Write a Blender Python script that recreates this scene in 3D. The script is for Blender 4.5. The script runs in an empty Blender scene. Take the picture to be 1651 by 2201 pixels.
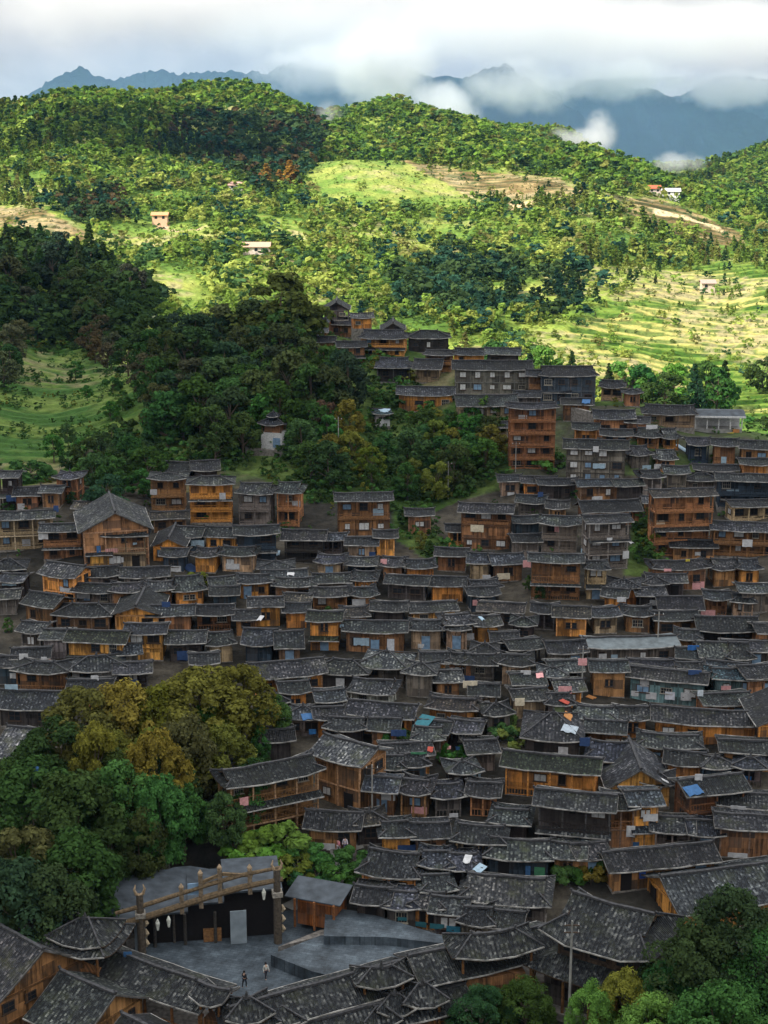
import bpy, math, random
import numpy as np
from mathutils import Vector, Matrix
R = math.radians
sc = bpy.context.scene
COL = sc.collection

# ---------------------------------------------------------------- camera, world, sun, exposure
F, CX, CY, ZC, YH = 3300.0, 825.5, 1100.5, 80.0, 250.0
PITCH = math.atan((CY - YH) / F)
cam_d = bpy.data.cameras.new('camera')
cam = bpy.data.objects.new('camera', cam_d); COL.objects.link(cam)
cam_d.sensor_fit = 'VERTICAL'; cam_d.sensor_height = 24.0
cam_d.lens = 24.0 * F / 2201.0
cam_d.clip_start = 1.0; cam_d.clip_end = 20000.0
cam.location = (0, 0, ZC); cam.rotation_euler = (R(90) - PITCH, 0, 0)
sc.camera = cam

SUN_V = Vector((-0.66, -0.42, 0.62)).normalized()      # towards the sun
SUN_EL = math.asin(SUN_V.z); SUN_AZ = math.atan2(SUN_V.x, SUN_V.y)
w = bpy.data.worlds.new('World'); sc.world = w; w.use_nodes = True
nt = w.node_tree; nt.nodes.clear()
N = nt.nodes.new; Lk = nt.links.new
o_ = N('ShaderNodeOutputWorld'); bg = N('ShaderNodeBackground'); bg.inputs[1].default_value = 0.1
sky = N('ShaderNodeTexSky'); sky.sky_type = 'NISHITA'; sky.sun_disc = False
sky.sun_elevation = SUN_EL; sky.sun_rotation = SUN_AZ
tc = N('ShaderNodeTexCoord'); mp = N('ShaderNodeMapping'); mp.inputs['Scale'].default_value = (1.0, 1.0, 2.0)
n1 = N('ShaderNodeTexNoise'); n1.inputs['Scale'].default_value = 9.0; n1.inputs['Detail'].default_value = 7; n1.inputs['Roughness'].default_value = 0.55
n1.inputs['Distortion'].default_value = 0.4
r1 = N('ShaderNodeValToRGB'); e = r1.color_ramp.elements
e[0].position = 0.33; e[0].color = (4.9, 5.05, 5.25, 1); e[1].position = 0.60; e[1].color = (7.3, 7.2, 7.05, 1)
e2 = r1.color_ramp.elements.new(0.45); e2.color = (6.0, 6.15, 6.3, 1)
r2 = N('ShaderNodeValToRGB'); r2.color_ramp.elements[0].position = 0.22; r2.color_ramp.elements[1].position = 0.36
mx = N('ShaderNodeMix'); mx.data_type = 'RGBA'
Lk(tc.outputs['Generated'], mp.inputs[0]); Lk(mp.outputs[0], n1.inputs['Vector'])
Lk(n1.outputs['Fac'], r1.inputs[0]); Lk(n1.outputs['Fac'], r2.inputs[0])
Lk(r2.outputs[0], mx.inputs['Factor']); Lk(sky.outputs[0], mx.inputs['A']); Lk(r1.outputs[0], mx.inputs['B'])
sx = N('ShaderNodeSeparateXYZ'); Lk(tc.outputs['Generated'], sx.inputs[0])
zr_ = N('ShaderNodeMapRange'); zr_.inputs[1].default_value = 0.10; zr_.inputs[2].default_value = 0.95; zr_.inputs[3].default_value = 0.80; zr_.inputs[4].default_value = 2.5; Lk(sx.outputs[2], zr_.inputs[0])   # sky made brighter towards the zenith to lift light on the village
vs_ = N('ShaderNodeVectorMath'); vs_.operation = 'SCALE'; Lk(mx.outputs['Result'], vs_.inputs[0]); Lk(zr_.outputs[0], vs_.inputs['Scale']); Lk(vs_.outputs[0], bg.inputs[0]); Lk(bg.outputs[0], o_.inputs[0])

sun_d = bpy.data.lights.new('sun', 'SUN'); sun_d.energy = 5.0; sun_d.angle = R(0.5); sun_d.color = (1.0, 0.93, 0.80)
sun = bpy.data.objects.new('sun', sun_d); COL.objects.link(sun)
sun.rotation_euler = SUN_V.to_track_quat('Z', 'Y').to_euler()
sc.view_settings.view_transform = 'Standard'; sc.view_settings.look = 'None'
sc.view_settings.gamma = 1.0; sc.view_settings.exposure = 0.42
cy = sc.cycles
cy.max_bounces = 5; cy.diffuse_bounces = 1; cy.glossy_bounces = 1; cy.transmission_bounces = 2; cy.volume_bounces = 3
cy.transparent_max_bounces = 4; cy.use_denoising = True; cy.volume_max_steps = 96; cy.caustics_reflective = False; cy.caustics_refractive = False

# ---------------------------------------------------------------- helpers
def tag(o, label=None, cat=None, group=None, kind=None):
    if label: o['label'] = label
    if cat: o['category'] = cat
    if group: o['group'] = group
    if kind: o['kind'] = kind
    return o
def empty(name, loc=(0, 0, 0), rz=0.0):
    o = bpy.data.objects.new(name, None); COL.objects.link(o)
    o.location = loc; o.rotation_euler = (0, 0, rz); o.empty_display_size = 0.3
    return o
def link(name, me, parent=None, loc=(0, 0, 0), rz=0.0, scale=None, color=None):
    o = bpy.data.objects.new(name, me); COL.objects.link(o)
    if parent: o.parent = parent
    o.location = loc; o.rotation_euler = (0, 0, rz)
    if scale: o.scale = scale
    if color: o.color = (*color[:3], 1)
    return o
class MB:
    def __init__(s): s.v = []; s.f = []; s.m = []; s.uv = []
    def face(s, pts, mat=0, uv=None):
        b = len(s.v); s.v += [tuple(p) for p in pts]; s.f.append(tuple(range(b, b + len(pts)))); s.m.append(mat)
        s.uv += uv if uv else [(p[0] + p[1], p[2]) for p in pts]
    def box(s, x0, x1, y0, y1, z0, z1, mat=0, M=None):
        P = [(x0, y0, z0), (x1, y0, z0), (x1, y1, z0), (x0, y1, z0), (x0, y0, z1), (x1, y0, z1), (x1, y1, z1), (x0, y1, z1)]
        s.hexa(P, mat, M)
    def hexa(s, P, mat=0, M=None):
        if M: P = [tuple(M @ Vector(p)) for p in P]
        b = len(s.v); s.v += P
        for q in ((0, 3, 2, 1), (4, 5, 6, 7), (0, 1, 5, 4), (1, 2, 6, 5), (2, 3, 7, 6), (3, 0, 4, 7)):
            s.f.append(tuple(b + i for i in q)); s.m.append(mat)
            s.uv += [(P[i][0] + P[i][1], P[i][2]) for i in q]
    def beam(s, a, b, w, h, mat=0, up=(0, 0, 1)):
        a = Vector(a); b = Vector(b); d = (b - a); L = d.length
        if L < 1e-6: return
        d /= L; u = Vector(up); r = d.cross(u)
        if r.length < 1e-4: r = d.cross(Vector((1, 0, 0)))
        r.normalize(); u = r.cross(d)
        P = []
        for q in (a, b):
            for (i, j) in ((-1, -1), (1, -1), (1, 1), (-1, 1)): P.append(tuple(q + r * i * w / 2 + u * j * h / 2))
        s.hexa([P[0], P[1], P[2], P[3], P[4], P[5], P[6], P[7]], mat)
    def tube(s, pts, rad, n=7, mat=0, cap=True):
        pts = [Vector(p) for p in pts]; b = len(s.v)
        for i, p in enumerate(pts):
            d = (pts[min(i + 1, len(pts) - 1)] - pts[max(i - 1, 0)]).normalized()
            r = d.cross(Vector((0.13, 1, 0.07))).normalized(); u = r.cross(d)
            for k in range(n):
                a = 2 * math.pi * k / n
                s.v.append(tuple(p + (r * math.cos(a) + u * math.sin(a)) * rad[i]))
        for i in range(len(pts) - 1):
            for k in range(n):
                q = (b + i * n + k, b + i * n + (k + 1) % n, b + (i + 1) * n + (k + 1) % n, b + (i + 1) * n + k)
                s.f.append(q); s.m.append(mat); s.uv += [(s.v[j][0] + s.v[j][1], s.v[j][2]) for j in q]
        if cap:
            for q in (tuple(range(b + n - 1, b - 1, -1)), tuple(range(b + (len(pts) - 1) * n, b + len(pts) * n))):
                s.f.append(q); s.m.append(mat); s.uv += [(0, 0)] * n
    def sheet(s, P, UV, th=0.14, mat=0, mat2=None):
        """P[i][j] points of a grid; a closed sheet of thickness th below it"""
        nu, nv = len(P), len(P[0]); b = len(s.v); m2 = mat if mat2 is None else mat2
        for i in range(nu):
            for j in range(nv): s.v.append(tuple(P[i][j]))
        for i in range(nu):
            for j in range(nv): q = P[i][j]; s.v.append((q[0], q[1], q[2] - th))
        o = nu * nv; ix = lambda i, j: b + i * nv + j
        for i in range(nu - 1):
            for j in range(nv - 1):
                s.f.append((ix(i, j), ix(i, j + 1), ix(i + 1, j + 1), ix(i + 1, j))); s.m.append(mat)
                s.uv += [UV[i][j], UV[i][j + 1], UV[i + 1][j + 1], UV[i + 1][j]]
                s.f.append((o + ix(i, j), o + ix(i + 1, j), o + ix(i + 1, j + 1), o + ix(i, j + 1))); s.m.append(m2); s.uv += [(0, 0)] * 4
        for i in range(nu - 1):
            for j in (0, nv - 1):
                q = (ix(i, j), ix(i + 1, j), o + ix(i + 1, j), o + ix(i, j)); s.f.append(q if j == 0 else q[::-1]); s.m.append(m2); s.uv += [(0, 0)] * 4
        for j in range(nv - 1):
            for i in (0, nu - 1):
                q = (ix(i, j), ix(i, j + 1), o + ix(i, j + 1), o + ix(i, j)); s.f.append(q[::-1] if i == 0 else q); s.m.append(m2); s.uv += [(0, 0)] * 4
    def mesh(s, name, mats):
        me = bpy.data.meshes.new(name); me.from_pydata(s.v, [], s.f)
        for m in (mats if isinstance(mats, (list, tuple)) else [mats]): me.materials.append(m)
        me.polygons.foreach_set('material_index', s.m)
        uvl = me.uv_layers.new(name='UVMap'); uvl.data.foreach_set('uv', np.array(s.uv, dtype=np.float32).ravel())
        me.update(); return me
    def build(s, name, mats, parent=None, **k):
        return link(name, s.mesh(name, mats), parent, **k)
def np_mesh(name, V, Q, mats, attr=None):
    me = bpy.data.meshes.new(name); V = np.asarray(V, dtype=np.float32); Q = np.asarray(Q, dtype=np.int32)
    n = len(Q); me.vertices.add(len(V)); me.vertices.foreach_set('co', V.ravel())
    me.loops.add(n * 4); me.loops.foreach_set('vertex_index', Q.ravel())
    me.polygons.add(n); me.polygons.foreach_set('loop_start', np.arange(n, dtype=np.int32) * 4)
    me.polygons.foreach_set('loop_total', np.full(n, 4, dtype=np.int32))
    if attr:
        for k, a in attr.items():
            at_ = me.attributes.new(k, 'FLOAT_COLOR', 'POINT'); c = np.ones((len(V), 4), dtype=np.float32); c[:, :3] = a
            at_.data.foreach_set('color', c.ravel())
    for m in (mats if isinstance(mats, (list, tuple)) else [mats]): me.materials.append(m)
    me.update(calc_edges=True); return me

# rays through the photograph's pixels (only to find where things stand in the world)
SP, CP = math.sin(PITCH), math.cos(PITCH)
def ray(px, py):
    u = (px - CX) / F; v = (CY - py) / F
    return u, CP + v * SP, -SP + v * CP
def at_y(px, py, y):
    a, b, c = ray(px, py); return Vector((a * y / b, y, ZC + c * y / b))
def at_z(px, py, z):
    a, b, c = ray(px, py); t = (z - ZC) / c; return Vector((a * t, b * t, z))
def proj(x, y, z):
    z = z - ZC; d = y * CP - z * SP; return CX + F * x / d, CY - F * (y * SP + z * CP) / d
def slant(p): return (Vector(p) - cam.location).length

def hash3(i, j, k):
    h = (i * 374761393 + j * 668265263 + k * 2147483647) & 0xffffffff
    h = ((h ^ (h >> 13)) * 1274126177) & 0xffffffff
    h = h ^ (h >> 16)
    return (h & 0xffff) / 65535.0
def vnoise(x, y, k=0):
    x = np.asarray(x, dtype=float); y = np.asarray(y, dtype=float)
    xi = np.floor(x).astype(np.int64); yi = np.floor(y).astype(np.int64); fx = x - xi; fy = y - yi
    fx = fx * fx * (3 - 2 * fx); fy = fy * fy * (3 - 2 * fy)
    a = hash3(xi, yi, k); b = hash3(xi + 1, yi, k); c = hash3(xi, yi + 1, k); d = hash3(xi + 1, yi + 1, k)
    return (a * (1 - fx) + b * fx) * (1 - fy) + (c * (1 - fx) + d * fx) * fy
def fbm(x, y, o=4, k=0):
    s = 0; a = 0.5; t = 0
    for i in range(o): s = s + a * vnoise(x * 2 ** i, y * 2 ** i, k + i); t += a; a *= 0.55
    return s / t
def inpoly(px, py, poly):
    px = np.asarray(px, dtype=float); py = np.asarray(py, dtype=float); c = np.zeros(px.shape, dtype=bool); n = len(poly)
    for i in range(n):
        x0, y0 = poly[i]; x1, y1 = poly[(i + 1) % n]
        if y0 == y1: continue
        k = ((y0 > py) != (y1 > py)) & (px < (x1 - x0) * (py - y0) / (y1 - y0) + x0); c ^= k
    return c

# ---------------------------------------------------------------- materials
def mat(name):
    m = bpy.data.materials.new(name); m.use_nodes = True; t = m.node_tree; t.nodes.clear()
    out = t.nodes.new('ShaderNodeOutputMaterial'); b = t.nodes.new('ShaderNodeBsdfPrincipled')
    t.links.new(b.outputs[0], out.inputs[0]); b.inputs['Specular IOR Level'].default_value = 0.25
    return m, t, b, out
def simple(name, col, rough=0.8, var=0.25, scale=3.0, metal=0.0, tint=False, bump=0.0):
    m, t, b, _ = mat(name); b.inputs['Roughness'].default_value = rough; b.inputs['Metallic'].default_value = metal
    g = t.nodes.new('ShaderNodeNewGeometry'); n = t.nodes.new('ShaderNodeTexNoise'); n.inputs['Scale'].default_value = scale; n.inputs['Detail'].default_value = 4
    t.links.new(g.outputs['Position'], n.inputs['Vector'])
    r = t.nodes.new('ShaderNodeMapRange'); r.inputs[1].default_value = 0.3; r.inputs[2].default_value = 0.7
    r.inputs[3].default_value = 1 - var; r.inputs[4].default_value = 1 + var
    t.links.new(n.outputs['Fac'], r.inputs[0])
    v = t.nodes.new('ShaderNodeVectorMath'); v.operation = 'SCALE'; v.inputs[0].default_value = col[:3]
    if tint:
        oi = t.nodes.new('ShaderNodeObjectInfo'); t.links.new(oi.outputs['Color'], v.inputs[0])
    t.links.new(r.outputs[0], v.inputs['Scale']); t.links.new(v.outputs[0], b.inputs['Base Color'])
    if bump:
        bp = t.nodes.new('ShaderNodeBump'); bp.inputs['Strength'].default_value = bump; bp.inputs['Distance'].default_value = 0.1
        t.links.new(n.outputs['Fac'], bp.inputs['Height']); t.links.new(bp.outputs[0], b.inputs['Normal'])
    return m
def M_(t, op, a, b=None, c=None):
    n = t.nodes.new('ShaderNodeMath'); n.operation = op
    for i, x in enumerate((a, b, c)):
        if x is None: continue
        if isinstance(x, (int, float)): n.inputs[i].default_value = x
        else: t.links.new(x, n.inputs[i])
    return n.outputs[0]
def mixc(t, f, a, b, mode='MIX'):
    n = t.nodes.new('ShaderNodeMix'); n.data_type = 'RGBA'; n.blend_type = mode
    for s_, x in (('Factor', f), ('A', a), ('B', b)):
        if isinstance(x, (int, float)): n.inputs[s_].default_value = x
        elif isinstance(x, tuple): n.inputs[s_].default_value = (*x[:3], 1)
        else: t.links.new(x, n.inputs[s_])
    return n.outputs['Result']
def ramp(t, f, stops):
    n = t.nodes.new('ShaderNodeValToRGB'); e = n.color_ramp.elements
    while len(e) < len(stops): e.new(0.5)
    for i, (p, c) in enumerate(stops): e[i].position = p; e[i].color = (*c, 1) if len(c) == 3 else c
    t.links.new(f, n.inputs[0]); return n.outputs[0]
def noise(t, vec, scale, detail=4, rough=0.55):
    n = t.nodes.new('ShaderNodeTexNoise'); n.inputs['Scale'].default_value = scale; n.inputs['Detail'].default_value = detail; n.inputs['Roughness'].default_value = rough
    if vec is not None: t.links.new(vec, n.inputs['Vector'])
    return n.outputs['Fac']

def roof_material():
    m, t, b, _ = mat('roof_tiles'); b.inputs['Roughness'].default_value = 0.72
    uv = t.nodes.new('ShaderNodeUVMap'); sp = t.nodes.new('ShaderNodeSeparateXYZ'); t.links.new(uv.outputs[0], sp.inputs[0])
    g = t.nodes.new('ShaderNodeNewGeometry'); oi = t.nodes.new('ShaderNodeObjectInfo')
    cx = M_(t, 'FLOOR', M_(t, 'DIVIDE', sp.outputs[0], 0.21)); 
    colr = t.nodes.new('ShaderNodeTexWhiteNoise'); colr.noise_dimensions = '1D'; t.links.new(cx, colr.inputs['W'])
    cyy = M_(t, 'FLOOR', M_(t, 'ADD', M_(t, 'DIVIDE', sp.outputs[1], 0.25), M_(t, 'MULTIPLY', colr.outputs[0], 3.0)))
    cb = t.nodes.new('ShaderNodeCombineXYZ'); t.links.new(cx, cb.inputs[0]); t.links.new(cyy, cb.inputs[1]); t.links.new(oi.outputs['Random'], cb.inputs[2])
    wn = t.nodes.new('ShaderNodeTexWhiteNoise'); wn.noise_dimensions = '3D'; t.links.new(cb.outputs[0], wn.inputs['Vector'])
    big = noise(t, g.outputs['Position'], 0.35, 5, 0.6)
    mid = noise(t, g.outputs['Position'], 2.6, 4, 0.65)
    strp = M_(t, 'SUBTRACT', M_(t, 'LESS_THAN', M_(t, 'FRACT', M_(t, 'DIVIDE', sp.outputs[0], 0.42)), 0.5), 0.5)
    band = M_(t, 'SUBTRACT', M_(t, 'LESS_THAN', M_(t, 'FRACT', M_(t, 'DIVIDE', sp.outputs[1], 0.84)), 0.42), 0.5)
    v = M_(t, 'ADD', M_(t, 'ADD', M_(t, 'MULTIPLY', M_(t, 'POWER', wn.outputs[0], 1.8), 0.52), M_(t, 'ADD', M_(t, 'MULTIPLY', strp, 0.16), M_(t, 'MULTIPLY', band, 0.07))), M_(t, 'MULTIPLY', M_(t, 'SUBTRACT', big, 0.5), 0.9))
    v = M_(t, 'ADD', v, M_(t, 'MULTIPLY', M_(t, 'SUBTRACT', mid, 0.5), 0.9))
    c = ramp(t, v, [(0.0, (0.006, 0.007, 0.009)), (0.24, (0.018, 0.020, 0.023)), (0.46, (0.045, 0.048, 0.050)), (0.85, (0.20, 0.20, 0.195))])
    moss = M_(t, 'MULTIPLY', ramp(t, noise(t, g.outputs['Position'], 0.5, 6, 0.7), [(0.52, (0, 0, 0)), (0.72, (1, 1, 1))]), 0.55)
    c = mixc(t, moss, c, (0.045, 0.05, 0.024))
    c = mixc(t, 1.0, c, oi.outputs['Color'], 'MULTIPLY')
    t.links.new(c, b.inputs['Base Color'])
    fr = M_(t, 'FRACT', M_(t, 'DIVIDE', sp.outputs[0], 0.21)); tri = M_(t, 'ABSOLUTE', M_(t, 'SUBTRACT', fr, 0.5))
    hgt = M_(t, 'ADD', M_(t, 'MULTIPLY', tri, 1.4), M_(t, 'MULTIPLY', wn.outputs[0], 0.55))
    bp = t.nodes.new('ShaderNodeBump'); bp.inputs['Strength'].default_value = 0.9; bp.inputs['Distance'].default_value = 0.12
    t.links.new(hgt, bp.inputs['Height']); t.links.new(bp.outputs[0], b.inputs['Normal'])
    return m
def wood_material(name='timber_planks', plank=0.24, lo=0.28, hi=1.75):
    m, t, b, _ = mat(name); b.inputs['Roughness'].default_value = 0.75
    uv = t.nodes.new('ShaderNodeUVMap'); sp = t.nodes.new('ShaderNodeSeparateXYZ'); t.links.new(uv.outputs[0], sp.inputs[0])
    oi = t.nodes.new('ShaderNodeObjectInfo'); g = t.nodes.new('ShaderNodeNewGeometry')
    cx = M_(t, 'ADD', M_(t, 'FLOOR', M_(t, 'DIVIDE', sp.outputs[0], plank)), M_(t, 'MULTIPLY', oi.outputs['Random'], 91.0))
    wn = t.nodes.new('ShaderNodeTexWhiteNoise'); wn.noise_dimensions = '1D'; t.links.new(cx, wn.inputs['W'])
    cb = t.nodes.new('ShaderNodeCombineXYZ'); t.links.new(M_(t, 'MULTIPLY', sp.outputs[0], 6.0), cb.inputs[0]); t.links.new(M_(t, 'MULTIPLY', sp.outputs[1], 0.55), cb.inputs[1]); t.links.new(oi.outputs['Random'], cb.inputs[2])
    st = noise(t, cb.outputs[0], 1.3, 5, 0.7)
    bl = noise(t, g.outputs['Position'], 0.6, 4, 0.6)
    v = M_(t, 'ADD', M_(t, 'MULTIPLY', wn.outputs[0], 0.5), M_(t, 'MULTIPLY', M_(t, 'SUBTRACT', st, 0.5), 1.6))
    v = M_(t, 'ADD', v, M_(t, 'MULTIPLY', M_(t, 'SUBTRACT', bl, 0.5), 1.5))
    bc_ = t.nodes.new('ShaderNodeCombineXYZ'); t.links.new(M_(t, 'FLOOR', M_(t, 'DIVIDE', sp.outputs[0], 1.35)), bc_.inputs[0]); t.links.new(M_(t, 'FLOOR', M_(t, 'DIVIDE', sp.outputs[1], 1.25)), bc_.inputs[1]); t.links.new(oi.outputs['Random'], bc_.inputs[2])
    bw = t.nodes.new('ShaderNodeTexWhiteNoise'); bw.noise_dimensions = '3D'; t.links.new(bc_.outputs[0], bw.inputs['Vector'])
    v = M_(t, 'ADD', v, M_(t, 'MULTIPLY', M_(t, 'SUBTRACT', bw.outputs[0], 0.5), 0.85))
    r = t.nodes.new('ShaderNodeMapRange'); r.inputs[1].default_value = -0.25; r.inputs[2].default_value = 0.85; r.inputs[3].default_value = lo; r.inputs[4].default_value = hi
    t.links.new(v, r.inputs[0])
    vm = t.nodes.new('ShaderNodeVectorMath'); vm.operation = 'SCALE'; t.links.new(oi.outputs['Color'], vm.inputs[0]); t.links.new(r.outputs[0], vm.inputs['Scale'])
    grey = ramp(t, noise(t, g.outputs['Position'], 0.9, 5, 0.7), [(0.50, (0, 0, 0)), (0.70, (1, 1, 1))])
    c = mixc(t, M_(t, 'MULTIPLY', M_(t, 'GREATER_THAN', M_(t, 'FRACT', M_(t, 'MULTIPLY', bw.outputs[0], 7.31)), 0.80), 0.6), vm.outputs[0], (0.045, 0.038, 0.035))
    c = mixc(t, M_(t, 'MULTIPLY', grey, 0.5), c, (0.085, 0.074, 0.066))
    t.links.new(c, b.inputs['Base Color'])
    ed = M_(t, 'FRACT', M_(t, 'DIVIDE', sp.outputs[0], plank)); ed = M_(t, 'LESS_THAN', ed, 0.12)
    bp = t.nodes.new('ShaderNodeBump'); bp.inputs['Strength'].default_value = 0.6; bp.inputs['Distance'].default_value = 0.05; bp.invert = True
    t.links.new(ed, bp.inputs['Height']); t.links.new(bp.outputs[0], b.inputs['Normal'])
    return m
def leaf_material(name, attr=None):
    m, t, b, out = mat(name)
    t.nodes.remove(b)
    g = t.nodes.new('ShaderNodeNewGeometry')
    if attr: a = t.nodes.new('ShaderNodeAttribute'); a.attribute_name = attr; base = a.outputs['Color']
    else: a = t.nodes.new('ShaderNodeObjectInfo'); base = a.outputs['Color']
    n = noise(t, g.outputs['Position'], 0.9 if not attr else 0.25, 4, 0.7)
    r = t.nodes.new('ShaderNodeMapRange'); r.inputs[1].default_value = 0.3; r.inputs[2].default_value = 0.7; r.inputs[3].default_value = 0.35 if not attr else 0.6; r.inputs[4].default_value = 1.9 if not attr else 1.5
    t.links.new(n, r.inputs[0])
    vm = t.nodes.new('ShaderNodeVectorMath'); vm.operation = 'SCALE'; t.links.new(base, vm.inputs[0]); t.links.new(r.outputs[0], vm.inputs['Scale'])
    d = t.nodes.new('ShaderNodeBsdfDiffuse'); tr = t.nodes.new('ShaderNodeBsdfTranslucent'); mx = t.nodes.new('ShaderNodeMixShader'); mx.inputs[0].default_value = 0.3
    t.links.new(vm.outputs[0], d.inputs[0]); t.links.new(vm.outputs[0], tr.inputs[0])
    t.links.new(d.outputs[0], mx.inputs[1]); t.links.new(tr.outputs[0], mx.inputs[2]); t.links.new(mx.outputs[0], out.inputs[0])
    return m
MAT = dict(
    roof=roof_material(), wood=wood_material(), beam=simple('aged_beams', (1, 1, 1), 0.8, 0.45, 4.0, tint=True),
    stone=simple('rubble_stone', (0.17, 0.155, 0.14), 0.9, 0.5, 2.5, bump=0.6), under=simple('rafters', (0.05, 0.033, 0.022), 0.85, 0.4, 5.0),
    eave=simple('eave_tiles', (0.26, 0.25, 0.235), 0.8, 0.75, 1.1), verge=simple('verge_boards', (0.085, 0.08, 0.075), 0.8, 0.6, 1.5), ridge=simple('ridge_tiles', (0.045, 0.045, 0.048), 0.8, 0.5, 3.0),
    glass=simple('dark_glass', (0.02, 0.024, 0.03), 0.25, 0.3, 2.0), curtain=simple('pale_curtain', (0.50, 0.50, 0.50), 0.85, 0.25, 4.0),
    blueglass=simple('bluish_glass', (0.16, 0.25, 0.36), 0.35, 0.3, 2.0), cloth=simple('cloth', (1, 1, 1), 0.85, 0.18, 3.0, tint=True),
    concrete=simple('concrete', (0.24, 0.235, 0.22), 0.85, 0.3, 1.0, bump=0.3), slab=simple('dark_flagstones', (0.050, 0.060, 0.072), 0.7, 0.42, 0.9, bump=0.5),
    void=simple('shade_and_hair_black', (0.012, 0.01, 0.01), 0.9, 0.2, 3.0), bark=simple('bark', (0.10, 0.075, 0.055), 0.9, 0.4, 5.0, bump=0.5),  # void: shade inside doors, open windows and stage painted near-black; also hair
    leaf=leaf_material('leaves'), forest=leaf_material('forest_leaves', 'tint'), metal=simple('sheet_metal', (1, 1, 1), 0.5, 0.25, 1.5, tint=True, metal=0.1),
    skin=simple('skin', (0.45, 0.28, 0.2), 0.6, 0.05),
)

def flag_material():
    m, t, b, _ = mat('flagstones'); b.inputs['Roughness'].default_value = 0.65; g = t.nodes.new('ShaderNodeNewGeometry')
    br = t.nodes.new('ShaderNodeTexBrick'); br.inputs['Scale'].default_value = 1.0; br.inputs['Brick Width'].default_value = .7; br.inputs['Row Height'].default_value = .4; br.inputs['Mortar Size'].default_value = .02
    br.inputs['Color1'].default_value = (.048, .062, .076, 1); br.inputs['Color2'].default_value = (.068, .085, .102, 1); br.inputs['Mortar'].default_value = (.032, .042, .05, 1)
    mp = t.nodes.new('ShaderNodeMapping'); mp.inputs['Rotation'].default_value = (0, 0, .3); t.links.new(g.outputs['Position'], mp.inputs[0]); t.links.new(mp.outputs[0], br.inputs['Vector'])
    st = ramp(t, noise(t, g.outputs['Position'], .45, 7, .7), [(.35, (.45, .45, .45)), (.52, (1, 1, 1)), (.70, (1.9, 1.9, 1.85))]); c = mixc(t, 1.0, br.outputs['Color'], st, 'MULTIPLY'); t.links.new(c, b.inputs['Base Color'])
    bp = t.nodes.new('ShaderNodeBump'); bp.inputs['Strength'].default_value = .5; bp.inputs['Distance'].default_value = .05; t.links.new(noise(t, g.outputs['Position'], 3, 5, .7), bp.inputs['Height']); t.links.new(bp.outputs[0], b.inputs['Normal']); return m
MAT['flag'] = flag_material()

# ---------------------------------------------------------------- the ground: control points (pixel column, pixel row, distance)
CPTS = []
def cpp(px, py, D):
    p = at_y(px, py, D); CPTS.append((p.x / D, math.log(D), p.z))
def chp(px, D, z): CPTS.append(((px - CX) / F / 0.95, math.log(D), z))
for px in (-500, 100, 500, 825, 1200, 1650, 2150):
    for D, z in ((10, 66), (25, 46), (50, 20), (75, 5), (100, 0.5), (115, 0), (132, 0), (148, 3.0), (160, 5.5), (172, 7), (185, 8.3), (200, 9), (215, 11), (232, 13)):
        chp(px, D, z)
    chp(px, 1600, 60); chp(px, 1900, 10); chp(px, 2300, 20)
for a in ((100,1100,245),(100,1040,262),(100,1000,280),(100,900,340),(100,800,410),(100,745,460),(100,650,500),(100,580,530),(100,545,560),(-20,530,560),(200,570,550),
          (275,630,525),(325,690,485),(100,500,760),(300,600,640),(400,652,600),(0,480,800),(0,400,930),(0,300,1100),(0,232,1250),(150,212,1280),(300,500,800),(300,400,950),
          (300,300,1100),(300,222,1290),(500,250,1250),(550,205,1350),(430,200,1350),(480,320,1130),(620,450,850),(620,560,700),(750,345,1060),(750,400,950),(750,480,830),(750,560,720),
          (750,640,620),(1000,400,980),(1000,500,830),(1000,600,700),(1000,700,590),(1250,420,950),(1250,520,800),(1250,620,680),(1250,720,590),(1250,790,530),
          (1500,475,950),(1500,560,800),(1500,650,690),(1500,750,590),(1500,860,500),(1650,490,960),(1650,600,740),(1650,860,490),(720,262,1350),(850,238,1400),(950,295,1250),
          (1050,318,1200),(1150,328,1200),(1280,335,1220),(1400,385,1150),(1500,425,1120),(1650,452,1150),(1900,520,1000),(1900,860,500),(-250,530,560),(-250,240,1250),(-250,1000,280),
          (1100,900,290),(1060,850,305),(1000,795,320),(1200,868,300),(1400,872,305),(1300,865,303),(1600,930,285),(1900,930,285),(700,745,360),(850,742,350),(930,765,335),(700,705,375),
          (500,1000,275),(500,900,300),(500,820,320),(550,765,345),(420,800,335),(380,765,350),(350,850,330),(330,950,300),(300,1030,272),(700,1000,275),(700,900,297),
          (700,820,320),(900,1000,280),(900,900,302),(1000,930,292),(1000,1050,268),(1200,1000,272),(1500,1000,270),(600,1080,258),(850,1090,257),(1500,1090,254)):
    cpp(*a)
for a in ((100,650,-2),(-250,650,-2),(250,600,2),(700,430,3),(850,430,0),(1000,400,-3),(1000,480,-8),(1200,360,4),(1200,440,-8),(1400,360,4),(1400,430,-8),(1600,350,2),(1900,350,2),(400,430,9),(520,430,6),
          (150,1500,50),(550,1550,55),(850,1600,55),(1280,1450,20),(1650,1400,0),(750,1150,48),(600,1150,52)):
    chp(*a)
_C = np.array(CPTS); _X = np.c_[_C[:, 0] * 5.0, _C[:, 1] * 1.6]; _Z = _C[:, 2]
def _k(d): return np.where(d > 1e-9, d * d * np.log(d + 1e-12), 0.0)
_n = len(_X); _D = np.sqrt(((_X[:, None] - _X[None]) ** 2).sum(-1)); _A = np.zeros((_n + 3, _n + 3))
_A[:_n, :_n] = _k(_D) + np.eye(_n) * 0.002; _A[:_n, _n] = 1; _A[:_n, _n + 1:] = _X; _A[_n, :_n] = 1; _A[_n + 1:, :_n] = _X.T
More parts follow.
